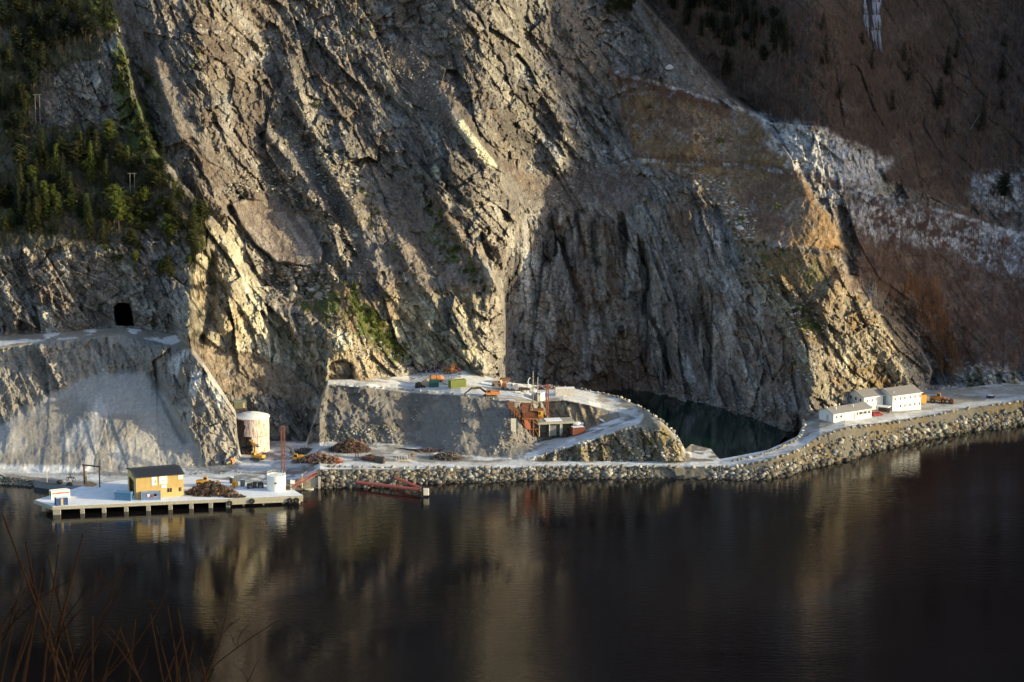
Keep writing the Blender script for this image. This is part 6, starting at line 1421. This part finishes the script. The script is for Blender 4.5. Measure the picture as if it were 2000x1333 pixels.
# frozen waterfall and a fallen trunk
t = thing('frozen_waterfall', 'bluish frozen waterfall hanging in the dark wood at the top right', 'waterfall', onM(1705,60)); mb = MB(); L0 = Vector(onM(1705,60)); R0 = random.Random(3)
for i in range(64):
    x = R0.uniform(0,1)
    if i < 16: y0 = R0.choice([-8,10,30]); px_, y1 = 1686+6*x, y0+15+30*R0.random()
    else: y0 = R0.choice([-10,5,30,45,60]); px_, y1 = 1700+18*x, y0+12+32*R0.random()
    pa = Vector(onM(px_, y0))-Vector((0,.9,0)); pb = Vector(onM(px_+(y1-y0)*.12, y1))-Vector((0,.9,0)); pm = pa.lerp(pb, .5)+Vector((R0.uniform(-.5,.5),0,0)); w_ = .12+.3*R0.random(); mb.tube(pa-L0, pm-L0, w_, w_*.8, 6); mb.tube(pm-L0, pb-L0, w_*.7, .06, 6)
mb.build('ice_column', MATS['ice'], t); mb = MB()
for px_, y0, y1 in ((1694,-8,80),(1697,-8,70),(1699,20,100)): mb.tube(Vector(onM(px_,y0))-Vector((0,.5,0))-L0, Vector(onM(px_+8,y1))-Vector((0,.5,0))-L0, 1.0,.6,6)
mb.build('wet_rock', MATS['black'], t)
a, b = Vector(onM(1895,255)), Vector(onM(1922,214)); t = thing('fallen_trunk', 'pale bare trunk leaning diagonally in the wood at the upper right', 'tree trunk', a); MB().tube((0,0,.2), b-a+Vector((0,0,1.2)), .22,.1,6).build('trunk', MATS['pale_bark'], t); MB().tube((b-a)*.7+Vector((0,0,1)), (b-a)*.85+Vector((.6,0,1.6)), .07,.03,5).build('limb', MATS['pale_bark'], t)

# ---------------- near hillside with bare shrubs at the lower left
ux = np.linspace(-60,60,60); uy = np.linspace(-30,90,60); UX, UY = np.meshgrid(ux, uy)
UZ = 248.2 - np.maximum(UY,0)*.46 - np.maximum(UY-30,0)*.3 + (fbm(UX/6,UY/6,4,990)-.5)*1.2 - sstep(60,90,UY)*90
idx = np.arange(UX.size).reshape(UX.shape); qd = np.stack([idx[:-1,:-1],idx[:-1,1:],idx[1:,1:],idx[1:,:-1]],-1).reshape(-1,4)
cN = np.zeros((UX.size,3))+np.array([.06,.045,.03]); tag(raw_mesh('near_hillside', np.stack([UX,UY,UZ],-1).reshape(-1,3), qd, M_GROUND, cN), kind='structure')
def nearz(x, y): return 248.2-max(y,0)*.46-max(y-30,0)*.3
def shrub(rootpx, Y, tips, label, seed):
    R = random.Random(seed); rx = Y*(rootpx-1000)/FPX/float(dyf(1500)); rt_ = Vector((rx, Y, nearz(rx,Y)-.3)); t = thing('bare_shrub', label, 'shrub', rt_, 0, 'bare shrubs in the foreground')
    def stem(mb, A, B, r0, depth):
        d = B - A; n = 8 if depth == 0 else 5; sd = R.choice([-1, 1]); bow = Vector((sd*d.length*R.uniform(.04,.13), R.uniform(-.1,.1)*d.length, 0)); pts = []
        for i in range(n+1):
            u = i/n; pts.append(A + Vector((d.x*u**1.3, d.y*u, d.z*u)) + bow*math.sin(math.pi*u) + Vector((R.gauss(0,.010),0,R.gauss(0,.006)))*(d.length*.5))
        for i in range(n): mb.tube(pts[i], pts[i+1], r0*(1-i/n*.8)+.0015, r0*(1-(i+1)/n*.8)+.0015, 5, False)
        if depth >= 3 or d.length < .12: return
        for _ in range((3, 3, 2)[depth]):
            u = R.uniform(.35,.88); k_ = int(u*n); P0 = pts[k_].lerp(pts[min(n,k_+1)], u*n-k_); l = d.length*(1-u*.55)*R.uniform(.16,.36); a_ = R.choice([-1,1])*R.uniform(.3,.75)
            stem(mb, P0, P0 + Vector((math.sin(a_)*l, R.uniform(-.3,.3)*l, math.cos(a_)*l)), r0*(1-u*.7)*.6, depth+1)
    for (tx, ty) in tips:
        T_ = Vector(PT(tx, ty, Y+R.uniform(-1.5,1.5)))-rt_; mb = MB(); stem(mb, Vector((R.uniform(-.25,.25),0,0)), T_, .008+.0028*T_.length, 0); mb.build('stem', MATS['twig_bark'], t)
shrub(30, 24, [(18,965),(48,1060),(6,1010),(60,1110),(-5,1130),(30,1180)], 'leftmost bare shrub with stems reaching highest at the photo edge', 1)
shrub(95, 22, [(157,1040),(125,1066),(98,1085),(75,1150),(140,1170),(88,1120)], 'tall bare shrub with a long stem leaning right', 2)
shrub(190, 23, [(232,1225),(205,1205),(178,1258),(150,1255),(246,1210)], 'low bare shrub left of the middle of the group', 3)
shrub(270, 25, [(330,1187),(352,1186),(290,1200),(266,1206),(308,1222),(357,1224)], 'upright bare shrub with paired thin tips', 4)
shrub(350, 24, [(362,1270),(392,1277),(378,1255),(345,1290)], 'small bare shrub right of the paired tips', 5)
shrub(400, 24, [(398,1299),(409,1300),(385,1312)], 'rightmost bare shrub just above the bottom edge', 6)
shrub(130, 18, [(40,1215),(100,1230),(170,1290),(220,1300),(5,1240),(60,1270)], 'dense dark bare shrub in the very corner', 7)
